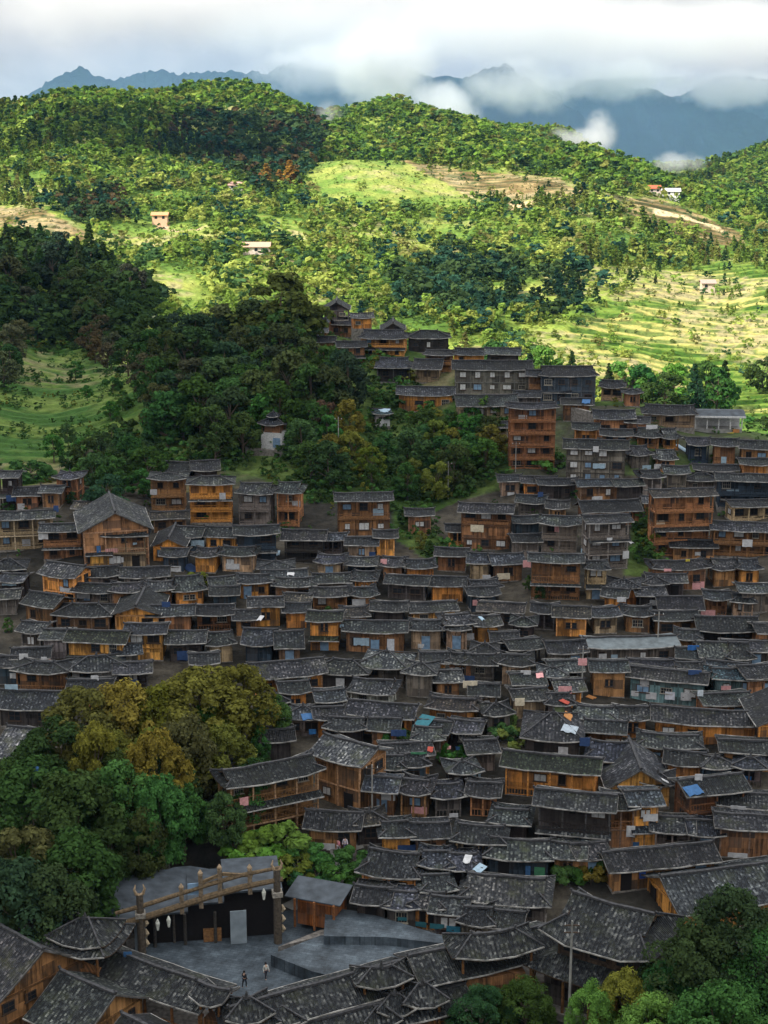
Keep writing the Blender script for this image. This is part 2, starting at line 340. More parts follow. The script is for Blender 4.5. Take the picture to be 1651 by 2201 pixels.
_W = np.linalg.solve(_A, np.r_[_Z, np.zeros(3)])
def h_base(x, y):
    x = np.atleast_1d(np.asarray(x, dtype=float)); y = np.atleast_1d(np.asarray(y, dtype=float))
    yy = np.clip(y, 10, 2300); s = np.clip(x / np.maximum(yy, 30), -0.42, 0.42) * 5.0; t = np.log(yy) * 1.6
    out = np.empty(s.shape)
    for i in range(0, len(s), 20000):
        d = np.sqrt((s[i:i + 20000, None] - _X[:, 0]) ** 2 + (t[i:i + 20000, None] - _X[:, 1]) ** 2)
        out[i:i + 20000] = _k(d) @ _W[:_n] + _W[_n] + s[i:i + 20000] * _W[_n + 1] + t[i:i + 20000] * _W[_n + 2]
    return out
FIELDS = {  # outlines of the open land as seen in the photograph; colours are the crop's own
    'rice': [[(1180,760),(1230,700),(1330,640),(1400,600),(1500,575),(1651,585),(1950,560),(1950,900),(1500,900),(1400,830),(1250,800)]],
    'meadow': [[(650,400),(680,350),(760,335),(850,340),(930,385),(1050,420),(1040,450),(900,440),(800,450),(690,455)], [(310,590),(370,580),(480,650),(420,685),(340,660)],
               [(230,480),(420,480),(470,520),(360,520),(300,540),(260,520)], [(900,470),(1020,480),(1000,530),(900,525)], [(1130,590),(1180,600),(1160,640),(1100,640)], [(560,470),(650,480),(640,520),(560,505)]],
    'dry': [[(850,340),(1000,370),(1200,380),(1260,420),(1200,440),(1050,430),(930,385)], [(1250,420),(1400,430),(1600,500),(1600,530),(1450,500),(1300,450)],
            [(-60,440),(90,450),(200,500),(190,520),(80,490),(-60,500)], [(560,540),(620,550),(660,575),(600,570)], [(1090,440),(1160,440),(1140,460),(1090,455)]],
    'garden': [[(-200,750),(180,750),(330,820),(300,900),(200,960),(120,1000),(80,1045),(-200,1030)]],
    'wood': [[(-300,480),(80,490),(250,540),(310,620),(300,690),(330,740),(200,760),(-300,740)], [(330,700),(540,600),(650,590),(680,750),(820,760),(960,900),(1100,900),(1100,1040),(1000,1075),(905,1110),(1010,1215),(930,1210),(850,1160),(840,1090),(650,1080),(560,1030),(450,1000),(320,1000),(160,1010),(310,900)], [(1365,1110),(1425,1105),(1430,1240),(1340,1250)]],
}
def in_field(kind, px, py):
    r = np.zeros(np.shape(px), dtype=bool)
    for p in FIELDS[kind]: r |= inpoly(px, py, p)
    return r
def strips(x, y):
    q = (y + 46 * fbm(x / 90, y / 90, 2, 31) + 5 * vnoise(x / 16, y / 60, 35)) / np.where(y > 450, 9.5, 8.0); return q - np.floor(q)
def ground_full(x, y):
    z = h_base(x, y); px, py = proj(x, y, z)
    far = np.clip((y - 420) / 150, 0, 1)
    z = z + (fbm(x / 60, y / 60, 4, 3) - 0.5) * 10 * far + (fbm(x / 14, y / 14, 3, 9) - 0.5) * np.where(y > 245, 1.6, 0.5)
    z = z + (fbm(x / 150, y / 150, 3, 21) - 0.5) * 16 * np.clip((y - 900) / 200, 0, 1)
    ter = (in_field('rice', px, py) | in_field('garden', px, py) | in_field('meadow', px, py) | in_field('dry', px, py)) & (y > 262)
    fq = strips(x, y); zt = z + np.where(y > 450, 1.3, .6) * (np.clip((fq - .72) / .28, 0, 1) - fq)
    z = np.where(ter, zt, z); sq = (x > -30) & (x < -1) & (y > 118) & (y < 150.5); z = np.where(sq, np.minimum(z, .2), z)
    sq = (x >= -1) & (x < 9) & (y > 118) & (y < 146); z = np.where(sq, np.minimum(z, .9), z); return z, px, py
def gz(x, y):
    return float(h_base([x], [y])[0])
def ray_ground(px, py, d0=60, d1=1600, lift=0.0):
    a, b, c = ray(px, py); D = np.exp(np.linspace(math.log(d0), math.log(d1), 500)); X = a / b * D; Z = ZC + c / b * D
    g = Z - h_base(X, D) - lift; k = np.where((g[:-1] > 0) & (g[1:] <= 0))[0]
    if not len(k): i = int(np.argmin(np.abs(g))); return Vector((X[i], D[i], Z[i] - lift))
    i = k[0]; t = g[i] / (g[i] - g[i + 1]); Dd = D[i] + t * (D[i + 1] - D[i]); return Vector((a / b * Dd, Dd, ZC + c / b * Dd - lift))

def build_ground():
    ys = np.exp(np.linspace(math.log(10), math.log(2300), 1500)); ss = np.linspace(-0.5, 0.5, 420)
    Y, S = np.meshgrid(ys, ss, indexing='ij'); X = S * (Y + 60)
    x, y = X.ravel(), Y.ravel(); z, px, py = ground_full(x, y)
    n1 = fbm(x / 9, y / 9, 4, 50); n2 = fbm(x / 45, y / 45, 3, 60); n3 = fbm(x / 3, y / 3, 2, 70)
    c = np.zeros((len(x), 3))
    def put(mk, col): c[mk] = np.asarray(col) if np.ndim(col) == 1 else col[mk]
    L = lambda a, b, t: np.asarray(a) * (1 - t[:, None]) + np.asarray(b) * t[:, None]
    T = lambda n, a, b: np.clip((n - a) / (b - a), 0, 1)
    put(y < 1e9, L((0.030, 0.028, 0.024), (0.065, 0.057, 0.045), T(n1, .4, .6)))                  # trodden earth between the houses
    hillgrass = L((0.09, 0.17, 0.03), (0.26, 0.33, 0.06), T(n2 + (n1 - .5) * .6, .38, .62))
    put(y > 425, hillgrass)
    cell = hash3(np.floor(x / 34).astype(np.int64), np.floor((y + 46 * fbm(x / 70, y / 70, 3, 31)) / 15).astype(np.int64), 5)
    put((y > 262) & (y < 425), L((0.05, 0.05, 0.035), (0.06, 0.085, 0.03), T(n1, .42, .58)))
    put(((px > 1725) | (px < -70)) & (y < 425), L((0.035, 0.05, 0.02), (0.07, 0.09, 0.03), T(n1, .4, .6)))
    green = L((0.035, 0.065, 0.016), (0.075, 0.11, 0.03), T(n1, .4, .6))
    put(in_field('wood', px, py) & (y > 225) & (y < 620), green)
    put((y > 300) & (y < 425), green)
    rice = L((0.16, 0.24, 0.04), (0.44, 0.40, 0.12), T(n2 + (n1 - .5) * .35 + (cell - .5) * .7, .38, .62))
    gard = L((0.045, 0.10, 0.022), (0.12, 0.17, 0.04), T(n1 + (cell - .5) * .3, .4, .62))
    mead = L((0.14, 0.23, 0.04), (0.31, 0.34, 0.08), T(n1 * .5 + n2 * .5, .42, .60))
    dry = L((0.17, 0.12, 0.05), (0.40, 0.30, 0.14), T(n1 * .6 + n2 * .4, .42, .60))
    put(in_field('rice', px, py) & (y > 425), rice); put(in_field('meadow', px, py) & (y > 425), mead)
    put(in_field('dry', px, py) & (y > 425), dry); put(in_field('garden', px, py) & (y > 262), gard)
    fq = strips(x, y); ris = fq > 0.64
    ter = (in_field('rice', px, py) | in_field('garden', px, py) | in_field('dry', px, py)) & (y > 262)
    c[ter & ris] *= np.where((y > 450)[:, None], (0.30, 0.44, 0.38), (0.75, 0.8, 0.75))[ter & ris]                                                                # weedy terrace banks
    soil = (T(n2, .55, .61) * T(n3, .42, .58) * (y > 262) * (~in_field('wood', px, py)))[:, None]; c = c * (1 - soil * .6) + np.asarray((0.40, 0.32, 0.19)) * soil * .6 * np.where(y > 430, 1, .5)[:, None]
    for pl, cl in (([(318,640),(335,650),(378,694),(368,700),(312,680)], (0.30, 0.28, 0.25)), ([(312,785),(326,790),(330,838),(314,832)], (0.25, 0.22, 0.18)), ([(255,686),(375,694),(370,702),(255,694)], (0.3, 0.28, 0.24)),
                   ([(1090,443),(1135,440),(1150,455),(1100,458)], (0.62, 0.45, 0.25)), ([(1400,452),(1540,485),(1560,498),(1410,462)], (0.6, 0.48, 0.28)), ([(330,468),(360,460),(358,488),(430,492),(428,497),(340,488)], (0.6, 0.4, 0.28)), ([(1010,655),(1035,650),(1030,668),(1012,668)], (0.7, 0.5, 0.25))):
        put(inpoly(px, py, pl) & (y > 262), np.array(cl))
    i, j = np.meshgrid(np.arange(1499), np.arange(419), indexing='ij'); a = (i * 420 + j).ravel()
    m, t, b, _ = mat('ground'); b.inputs['Roughness'].default_value = 0.95; b.inputs['Specular IOR Level'].default_value = 0.05
    at_ = t.nodes.new('ShaderNodeAttribute'); at_.attribute_name = 'soil'; g = t.nodes.new('ShaderNodeNewGeometry')
    nz = noise(t, g.outputs['Position'], 0.55, 6, 0.75); r = t.nodes.new('ShaderNodeMapRange'); r.inputs[1].default_value = .3; r.inputs[2].default_value = .7; r.inputs[3].default_value = .45; r.inputs[4].default_value = 1.5; t.links.new(nz, r.inputs[0])
    vm = t.nodes.new('ShaderNodeVectorMath'); vm.operation = 'SCALE'; t.links.new(at_.outputs['Color'], vm.inputs[0]); t.links.new(r.outputs[0], vm.inputs['Scale']); t.links.new(vm.outputs[0], b.inputs['Base Color'])
    bp = t.nodes.new('ShaderNodeBump'); bp.inputs['Strength'].default_value = 0.7; bp.inputs['Distance'].default_value = 0.6; t.links.new(nz, bp.inputs['Height']); t.links.new(bp.outputs[0], b.inputs['Normal'])
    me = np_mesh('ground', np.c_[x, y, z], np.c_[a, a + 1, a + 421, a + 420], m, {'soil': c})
    me.polygons.foreach_set('use_smooth', [True] * len(me.polygons))
    tag(link('ground', me), kind='structure')
build_ground()

# ---------------------------------------------------------------- blue mountains beyond the valley
def mountain(crest, D, depth, drop, seed, col):
    """crest: skyline (pixel column, pixel row) standing at distance D"""
    crest = sorted(crest); n, mrows = 260, 110
    cx = np.array([p[0] for p in crest], float); cyy = np.array([p[1] for p in crest], float)
    px = np.linspace(cx[0], cx[-1], n); py = np.interp(px, cx, cyy)
    top = np.array([tuple(at_y(a, b, D)) for a, b in zip(px, py)]); V = []
    for j in range(mrows):
        t = j / (mrows - 1) * 2 - 0.35                                                        # negative: the far side
        yy = D - t * depth * (1 if t > 0 else 1.2)
        x = top[:, 0] * (1 + 0 * t); 
        g = np.abs(fbm(x / 170 + seed, np.full(n, yy / 420.0), 4, seed) - 0.5) * 2
        k = abs(t) ** 0.85
        z = top[:, 2] - drop * k + (g - 0.25) * 210 * min(1, abs(t) * 1.6) + (fbm(x / 26, np.full(n, yy / 26.0), 3, seed + 5) - .5) * 16
        z = z + (vnoise(x / 5.5, np.full(n, yy / 5.5), seed + 9) - 0.5) * 7
        V.append(np.c_[x, np.full(n, yy), np.maximum(z, -60)])
    V = np.concatenate(V); i, j = np.meshgrid(np.arange(mrows - 1), np.arange(n - 1), indexing='ij'); a = (i * n + j).ravel()
    # rows run towards the viewer; crowns of far trees roughen the surface
    m, t, b, _ = mat('mountain_forest_shaded'); b.inputs['Roughness'].default_value = 1.0; b.inputs['Specular IOR Level'].default_value = 0.0
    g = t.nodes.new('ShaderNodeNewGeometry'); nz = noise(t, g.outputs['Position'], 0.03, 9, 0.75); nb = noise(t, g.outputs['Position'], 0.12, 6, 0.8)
    c = ramp(t, nz, [(0.36, tuple(x * .45 for x in col)), (0.50, col), (0.66, tuple(x * 2.0 for x in col))]); t.links.new(c, b.inputs['Base Color'])  # forest colour darkened in place of cloud shade, blued for haze
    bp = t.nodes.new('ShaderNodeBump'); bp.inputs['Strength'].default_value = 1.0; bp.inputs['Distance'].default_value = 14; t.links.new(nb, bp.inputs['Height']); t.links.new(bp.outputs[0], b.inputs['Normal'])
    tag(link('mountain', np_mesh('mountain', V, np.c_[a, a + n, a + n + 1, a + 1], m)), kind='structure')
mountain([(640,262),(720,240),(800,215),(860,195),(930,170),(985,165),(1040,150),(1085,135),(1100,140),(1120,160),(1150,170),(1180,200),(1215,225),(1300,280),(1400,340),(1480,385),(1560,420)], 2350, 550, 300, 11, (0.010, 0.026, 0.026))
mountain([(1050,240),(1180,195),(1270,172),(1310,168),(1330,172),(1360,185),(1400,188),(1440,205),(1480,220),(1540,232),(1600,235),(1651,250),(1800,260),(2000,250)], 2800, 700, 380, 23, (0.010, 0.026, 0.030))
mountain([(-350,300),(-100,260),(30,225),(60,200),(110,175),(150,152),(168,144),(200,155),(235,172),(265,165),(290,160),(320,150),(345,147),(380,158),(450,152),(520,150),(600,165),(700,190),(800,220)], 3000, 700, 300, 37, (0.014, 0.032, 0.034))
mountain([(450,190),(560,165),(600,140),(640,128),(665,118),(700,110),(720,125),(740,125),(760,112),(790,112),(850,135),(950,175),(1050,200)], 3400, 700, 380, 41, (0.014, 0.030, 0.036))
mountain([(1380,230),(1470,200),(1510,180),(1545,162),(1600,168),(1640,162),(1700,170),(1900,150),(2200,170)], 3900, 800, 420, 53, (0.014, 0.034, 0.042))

# ---------------------------------------------------------------- air, mist and the clouds that shade the village
def volume_mat(name, dens, col, noise_scale=None, lo=0.45, hi=0.7, zr=None, aniso=0.0, detail=5):
    m = bpy.data.materials.new(name); m.use_nodes = True; t = m.node_tree; t.nodes.clear()
    out = t.nodes.new('ShaderNodeOutputMaterial'); v = t.nodes.new('ShaderNodeVolumePrincipled')
    v.inputs['Color'].default_value = (*col, 1); v.inputs['Density'].default_value = dens; v.inputs['Anisotropy'].default_value = aniso
    t.links.new(v.outputs[0], out.inputs['Volume'])
    return m, t, v
hz, _, _ = volume_mat('haze_air', 0.000022, (0.25, 0.55, 1.0))
b = MB(); b.box(-2600, 2600, -60, 4300, -70, 330, 0); tag(b.build('haze', hz), kind='stuff')

def mist(name, label, boxes, dens, scale, lo, hi, stretch=(1, 1, 1), steps=None, seed=0.0, aniso=0.2, col=(.82, .83, .845)):
    """a bank of low cloud: closed lumps whose density thins out through noise towards their rim"""
    for (cx, cy_, cz, rx, ry, rz) in boxes:
        m, t, v = volume_mat('mist_vapour', dens, col, aniso=aniso)
        tc = t.nodes.new('ShaderNodeTexCoord'); g = t.nodes.new('ShaderNodeNewGeometry')
        ln = t.nodes.new('ShaderNodeVectorMath'); ln.operation = 'LENGTH'; t.links.new(tc.outputs['Object'], ln.inputs[0])
        mp = t.nodes.new('ShaderNodeMapping'); mp.inputs['Scale'].default_value = stretch; mp.inputs['Location'].default_value = (seed, seed * 2, seed); t.links.new(g.outputs['Position'], mp.inputs[0])
        nz = noise(t, mp.outputs[0], scale * .8, 7, 0.68)
        fall = M_(t, 'SUBTRACT', 1.0, ln.outputs['Value'])
        f = M_(t, 'ADD', nz, M_(t, 'MULTIPLY', M_(t, 'SUBTRACT', fall, 0.45), 0.42))
        r = t.nodes.new('ShaderNodeMapRange'); r.inputs[1].default_value = lo; r.inputs[2].default_value = hi; r.inputs[3].default_value = 0; r.inputs[4].default_value = dens; t.links.new(f, r.inputs[0])
        edge = t.nodes.new('ShaderNodeMapRange'); edge.inputs[1].default_value = 0.0; edge.inputs[2].default_value = 0.3; t.links.new(fall, edge.inputs[0])
        t.links.new(M_(t, 'MULTIPLY', r.outputs[0], edge.outputs[0]), v.inputs['Density'])
        import bmesh
        bm = bmesh.new(); bmesh.ops.create_icosphere(bm, subdivisions=3, radius=1.0); me = bpy.data.meshes.new('mist'); bm.to_mesh(me); bm.free(); me.materials.append(m)
        o = link(name, me, loc=(cx, cy_, cz), scale=(rx, ry, rz)); tag(o, label, 'mist', kind='stuff')
def puff(px, py, D, rx, ry, rz): p = at_y(px, py, D); return (p.x, p.y, p.z, rx, ry, rz)
# the long bank hiding the summits
mist('mist', 'thin blue veil of mist filling the valley before the mountains', [puff(825, 330, 2000, 900, 420, 200)], 0.0008, 0.004, 0.05, 0.5, seed=5.0, col=(.38, .62, .95))  # added volume, stands in for distance haze over the mountains
mist('mist', 'long white bank of low cloud lying over the mountain tops', [puff(420, 8, 2600, 620, 260, 92), puff(1120, 66, 2150, 520, 230, 66), puff(1560, 85, 2450, 420, 220, 70)], 0.012, 0.009, 0.38, 0.68, col=(.88, .88, .885))
mist('mist', 'white drift of cloud spilling down between two summits', [puff(815, 150, 1980, 95, 90, 66), puff(690, 150, 2300, 120, 90, 50)], 0.034, 0.016, 0.36, 0.66, seed=3.0, col=(.96, .96, .96))
mist('mist', 'thin wisp of mist rising off the dark slope', [puff(960, 235, 1900, 56, 60, 48), puff(1120, 185, 2000, 95, 70, 44), puff(1330, 170, 2150, 120, 80, 38), puff(1560, 190, 2300, 120, 80, 36)], 0.034, 0.024, 0.38, 0.66, seed=7.0, col=(.94, .95, .96))
mist('mist', 'pale plume of mist above the wooded ridge', [puff(1290, 285, 1500, 20, 25, 26), puff(1235, 300, 1500, 40, 30, 15), puff(1460, 350, 1450, 30, 25, 13), puff(710, 275, 1330, 18, 25, 28)], 0.040, 0.05, 0.36, 0.66, seed=11.0, col=(.94, .95, .97))

def cloud(cx, cy_, cz, rx, ry, seed, rot=0.0, poly=None):
    n = 72; mrows = 10; V = []; 
    for j in range(mrows + 1):
        ph = math.pi * j / mrows
        for i in range(n):
            th = 2 * math.pi * i / n
            rr = 1 + 0.16 * math.sin(3 * th + seed) + 0.09 * math.sin(7 * th + seed * 2) + 0.06 * math.sin(13 * th + seed * 3) + 0.04 * math.sin(23 * th + seed)
            V.append((cx + rx * rr * math.sin(ph) ** 0.4 * math.cos(th), cy_ + ry * rr * math.sin(ph) ** 0.4 * math.sin(th), cz + 60 * math.cos(ph) * (1 + .3 * math.sin(5 * th + seed))))
    Q = [(j * n + i, (j + 1) * n + i, (j + 1) * n + (i + 1) % n, j * n + (i + 1) % n) for j in range(mrows) for i in range(n)]
    me = np_mesh('cloud', V, Q, MAT['cloudmat']); tag(link('cloud', me), kind='structure')
MAT['cloudmat'] = simple('cloud_body', (0.85, 0.86, 0.88), 1.0, 0.03, 0.01)
def shade(x0, x1, y0, y1, z0, seed):
    """a cloud 750 m up whose shadow falls on this patch of land"""
    k = (760 - z0) / SUN_V.z; cloud((x0 + x1) / 2 + SUN_V.x * k, (y0 + y1) / 2 + SUN_V.y * k, 760, (x1 - x0) / 2, (y1 - y0) / 2, seed)
shade(-330, 260, -330, 425, 20, 1.0)
shade(-420, -95, 330, 560, 30, 2.2)
shade(-190, -70, 1060, 1190, 60, 4.0)

# ---------------------------------------------------------------- trees
def leaf_cloud(rng, centers, radii, per, size, flat=0.85, up=0.35):
    """many leaf-sized faces spread over clump shells; centers (n,3), radii (n,)"""
    C_ = np.repeat(np.asarray(centers, float), per, axis=0); rr = np.repeat(np.asarray(radii, float), per)
    n = len(C_); d = rng.normal(size=(n, 3)); d /= np.linalg.norm(d, axis=1)[:, None]; d[:, 2] = np.where(d[:, 2] < -0.45, -d[:, 2], d[:, 2])
    P = C_ + d * (rr * (0.72 + 0.36 * rng.random(n)))[:, None] * (1, 1, flat)
    nr = d + rng.normal(size=(n, 3)) * 0.45; nr[:, 2] += up; nr /= np.linalg.norm(nr, axis=1)[:, None]
    a = np.cross(nr, rng.normal(size=(n, 3))); a /= np.linalg.norm(a, axis=1)[:, None] + 1e-9; bq = np.cross(nr, a)
    s = (size * (0.6 + 0.8 * rng.random(n)))[:, None]; a = a * s * 0.5; bq = bq * s * 0.36
    V = np.stack([P - a - bq, P + a - bq * .4, P + a * .8 + bq, P - a * .5 + bq * 1.1], axis=1).reshape(-1, 3)
    Q = np.arange(n * 4).reshape(-1, 4); return V, Q
def crown_broad(seed, H, Rc, nclump, per, size, low=0.28):
    rng = np.random.default_rng(seed); cs = []; rs = []
    for i in range(nclump):
        a = rng.random() * 2 * math.pi; t = rng.random(); z = H * (low + (0.97 - low) * t)
        rad = Rc * math.sin(math.pi * min(0.98, max(0.10, (t * 0.82 + 0.16)))) ** 0.7 * (0.40 + 0.62 * rng.random() ** 0.5)
        cs.append((rad * math.cos(a), rad * math.sin(a), z - Rc * .12)); rs.append(Rc * (0.15 + 0.19 * rng.random()))
    return leaf_cloud(rng, cs, rs, per, size), cs, rs
def crown_cone(seed, H, Rc, nclump, per, size):
    rng = np.random.default_rng(seed); cs = []; rs = []
    for i in range(nclump):
        t = (i + .5) / nclump; a = i * 2.4 + rng.random(); z = H * (0.14 + 0.84 * t); rad = Rc * (1 - t) ** 0.85 * (0.45 + 0.4 * rng.random())
        cs.append((rad * math.cos(a), rad * math.sin(a), z)); rs.append(Rc * (0.10 + 0.26 * (1 - t)))
    return leaf_cloud(rng, cs, rs, per, size, 0.6, 0.2), cs, rs
def trunk_mesh(seed, H, Rc, cs, cone=False):
    rng = random.Random(seed); m = MB(); lean = (rng.uniform(-.05, .05) * H, rng.uniform(-.05, .05) * H); r0 = H * 0.020
    top = (lean[0], lean[1], H * (0.9 if cone else 0.62)); m.tube([(0, 0, -0.6), (0, 0, .2), (lean[0] * .5, lean[1] * .5, H * .33), top], [r0 * 1.5, r0 * 1.1, r0 * .8, r0 * .25], 7)
    if not cone:
        for c in cs[::max(1, len(cs) // 11)]:
            z0 = min(H * .5, c[2] * rng.uniform(.45, .7)); k = z0 / (H * .62); b0 = (lean[0] * k, lean[1] * k, z0)
            m.tube([b0, ((b0[0] + c[0]) * .5, (b0[1] + c[1]) * .5, (b0[2] + c[2]) * .5 + .2), (c[0] * .92, c[1] * .92, c[2])], [r0 * .5, r0 * .35, r0 * .12], 5, cap=False)
    return m.mesh('trunk', MAT['bark'])
def solve_top(px, py, H, d0=95, d1=420):
    """distance at which the point seen at (px, py) stands H above the ground"""
    a, b, c = ray(px, py); D = np.linspace(d0, d1, 900); X = a / b * D; Z = ZC + c / b * D; g = Z - h_base(X, D) - H
    k = np.where((g[:-1] > 0) & (g[1:] <= 0))[0]
    i = int(k[0]) if len(k) else int(np.argmin(np.abs(g))); return Vector((X[i], D[i], Z[i]))
PROTO = {}
def protos(kind):
    if kind in PROTO: return PROTO[kind]
    L = []
    spec = {'close': (4, 12.0, 4.6, 78, 230, 0.26, 0.15), 'near': (4, 12.0, 4.6, 64, 150, 0.36, 0.22), 'mid': (5, 11.0, 4.3, 40, 75, 0.55, 0.18), 'far': (3, 10.0, 4.2, 20, 34, 1.05, 0.12), 'bush': (3, 3.0, 2.3, 14, 80, 0.45, 0.05),
            'cedar': (2, 13.0, 2.9, 30, 60, 0.7, 0), 'conifer': (2, 12.0, 2.6, 24, 30, 0.95, 0)}[kind]
    for i in range(spec[0]):
        s = 100 + i * 7 + sum(map(ord, kind)); _, H, Rc, nc, per, sz, low = spec
        if kind in ('cedar', 'conifer'): (V, Q), cs, rs = crown_cone(s, H, Rc, nc, per, sz)
        else: (V, Q), cs, rs = crown_broad(s, H, Rc, nc, per, sz, low)
        L.append((np_mesh('crown', V, Q, MAT['leaf']), trunk_mesh(s, H, Rc, cs, kind in ('cedar', 'conifer')), H, Rc))
    PROTO[kind] = L; return L
TRNG = random.Random(5)
G_DK = (0.036, 0.066, 0.020); G_MD = (0.045, 0.105, 0.028); G_OL = (0.105, 0.110, 0.022); G_YL = (0.16, 0.155, 0.028); G_BR = (0.085, 0.065, 0.028); G_GR = (0.045, 0.115, 0.030); G_BL = (0.030, 0.058, 0.028); G_GD = (0.15, 0.115, 0.028); G_LT = (0.11, 0.19, 0.04)
NTREE = 0
def tree(kind, x, y, H, col, label, group, widen=1.0, z=None, name='broadleaf_tree'):
    global NTREE
    NTREE += 1; cr, tk, h0, rc = PROTO_pick(kind); z = gz(x, y) if z is None else z
    e = empty(name, (x, y, z - .15), TRNG.uniform(0, 6.28)); s = H / h0; sx = s * widen * TRNG.uniform(.92, 1.12); e.scale = (sx, sx, s)
    tag(e, label, 'bush' if kind == 'bush' else 'tree', group)
    j = lambda c: tuple(v * TRNG.uniform(.82, 1.2) for v in c)
    link('crown', cr, e, color=j(col)); link('trunk' if kind != 'bush' else 'stem', tk, e); return e
def PROTO_pick(kind): L = protos(kind); return L[TRNG.randrange(len(L))]
def tree_top(kind, px, pytop, D, col, label, group, widen=1.0, hmin=3.0, hmax=24, name='broadleaf_tree'):
    p = at_y(px, pytop, D); g = gz(p.x, p.y); H = min(hmax, max(hmin, (p.z - g) * 1.03)); return tree(kind, p.x, p.y, H, col, label, group, widen, name=name)
def tree_base(kind, px, py, H, col, label, group, widen=1.0, name='broadleaf_tree'):
    p = ray_ground(px, py); return tree(kind, p.x, p.y, H, col, label, group, widen, name=name)

# the clump of old trees beside the square: (column, row of the top, distance, colour, widen, label)
GR1 = 'old trees in the clump beside the square'
for a in (
    ('near', 432, 1436, 167, G_OL, 1.0, 'broad olive-green tree crowning the top of the clump under the village roofs'),
    ('near', 505, 1428, 170, G_OL, .95, 'olive tree with a leaning crown at the upper corner of the clump'),
    ('near', 345, 1470, 166, G_OL, .9, 'rusty olive tree between two taller crowns of the clump'),
    ('near', 262, 1462, 165, G_YL, 1.0, 'yellowing olive tree below the pale-walled hip-roofed house'),
    ('near', 175, 1478, 162, G_OL, .95, 'olive tree beside the plank house with the dark roof'),
    ('near', 118, 1548, 158, G_DK, 1.0, 'dark green tree with a bare forked trunk at the clump edge'),
    ('near', 395, 1540, 158, G_BR, .8, 'russet tree in the middle of the clump'),
    ('near', 205, 1560, 154, G_YL, .65, 'yellowing tree in the middle of the clump'),
    ('near', 330, 1572, 152, G_GD, .65, 'small golden tree among green crowns'),
    ('near', 478, 1560, 160, G_OL, .9, 'tall olive tree above the brown tiered house'),
    ('near', 585, 1492, 172, G_MD, .8, 'fresh green tree by the diagonal long roof'),
    ('near', 560, 1555, 167, G_GR, .6, 'bright green tree beside the tall gabled house'),
    ('near', 255, 1640, 148, G_GR, .9, 'vivid green tree below the small golden tree'),
    ('near', 340, 1668, 147, G_GR, .75, 'green tree over the dark shed in the clump'),
    ('near', 60, 1640, 146, G_DK, 1.1, 'dark spreading tree at the picture border above the pagoda roof'),
    ('near', 155, 1660, 144, G_DK, .9, 'dark green tree with pale blossoms beside the stone wall'),
    ('near', 395, 1700, 152, G_BL, .7, 'blue-green tree in front of the tiered house'),
    ('near', 480, 1702, 150, G_GR, .75, 'weeping green tree beside the tiered timber house'),
    ('near', 400, 1742, 154, G_GR, .6, 'round green tree above the grandstand roof'),
    ('near', 40, 1775, 136, G_BR, .9, 'rusty-leaved tree near the lower corner of the clump'),
    ('near', 140, 1790, 136, G_DK, 1.0, 'dark tree leaning over the grandstand roof'),
    ('near', 235, 1765, 143, G_DK, .8, 'dark tree above the rubble wall'),
    ('near', 20, 1850, 130, G_BL, .9, 'blue-green tree above the big gabled roof'),
    ('near', 105, 1868, 130, G_DK, .8, 'low dark tree behind the pagoda roof')):
    tree_top(a[0], a[1], a[2], a[3], a[4], a[6], GR1, a[5] * 1.0)
rg_ = random.Random(88)
for k_ in range(20):
    while True:
        px, py = rg_.uniform(20, 560), rg_.uniform(1500, 1840)
        if inpoly([px], [py], [(60,1560),(200,1500),(520,1480),(600,1540),(540,1660),(430,1740),(330,1740),(250,1780),(20,1830),(10,1650)])[0]: break
    H_ = rg_.uniform(6.5, 10); q = solve_top(px, py, H_); c_ = rg_.choice([G_OL, G_OL, G_DK, G_MD, G_YL]) if py < 1600 else rg_.choice([G_DK, G_MD, G_GR, G_DK, G_OL])
    tree('near', q.x, q.y, H_, c_, 'tree', 'younger trees of the clump beside the square', rg_.uniform(.75, 1.0))
# lower right corner and around the temple
GR2 = 'trees below the two-tiered temple'
for a in (
    ('close', 1585, 1905, 15, G_DK, .75, 'tall dark green tree with three tufted tops beside the temple'),
    ('close', 1500, 1985, 12.5, G_DK, .9, 'dark tree in front of the temple roof corner'),
    ('close', 1640, 2000, 12, G_MD, .9, 'dark green tree under the big patched roof'),
    ('close', 1440, 2060, 9, G_MD, .8, 'mid green tree below the temple porch'),
    ('close', 1345, 2085, 8, G_YL, .8, 'yellow-green tree in front of the temple steps'),
    ('close', 1275, 2110, 7.5, G_LT, .7, 'light green tree by the utility pole'),
    ('close', 1130, 2105, 5.5, G_DK, 1.15, 'dark tree under the long covered corridor'),
    ('close', 1035, 2120, 5.5, G_BL, 1.1, 'small blue-green tree under the corridor end'),
    ('close', 1560, 2120, 11, G_MD, .9, 'bushy green tree at the lower picture corner'),
    ('close', 1410, 2140, 8, G_LT, .8, 'pale green tree at the bottom edge')):
    q = solve_top(a[1], a[2], a[3], 60, 200); tree(a[0], q.x, q.y, a[3] * 1.02, a[4], a[6], GR2, a[5] * 1.1)
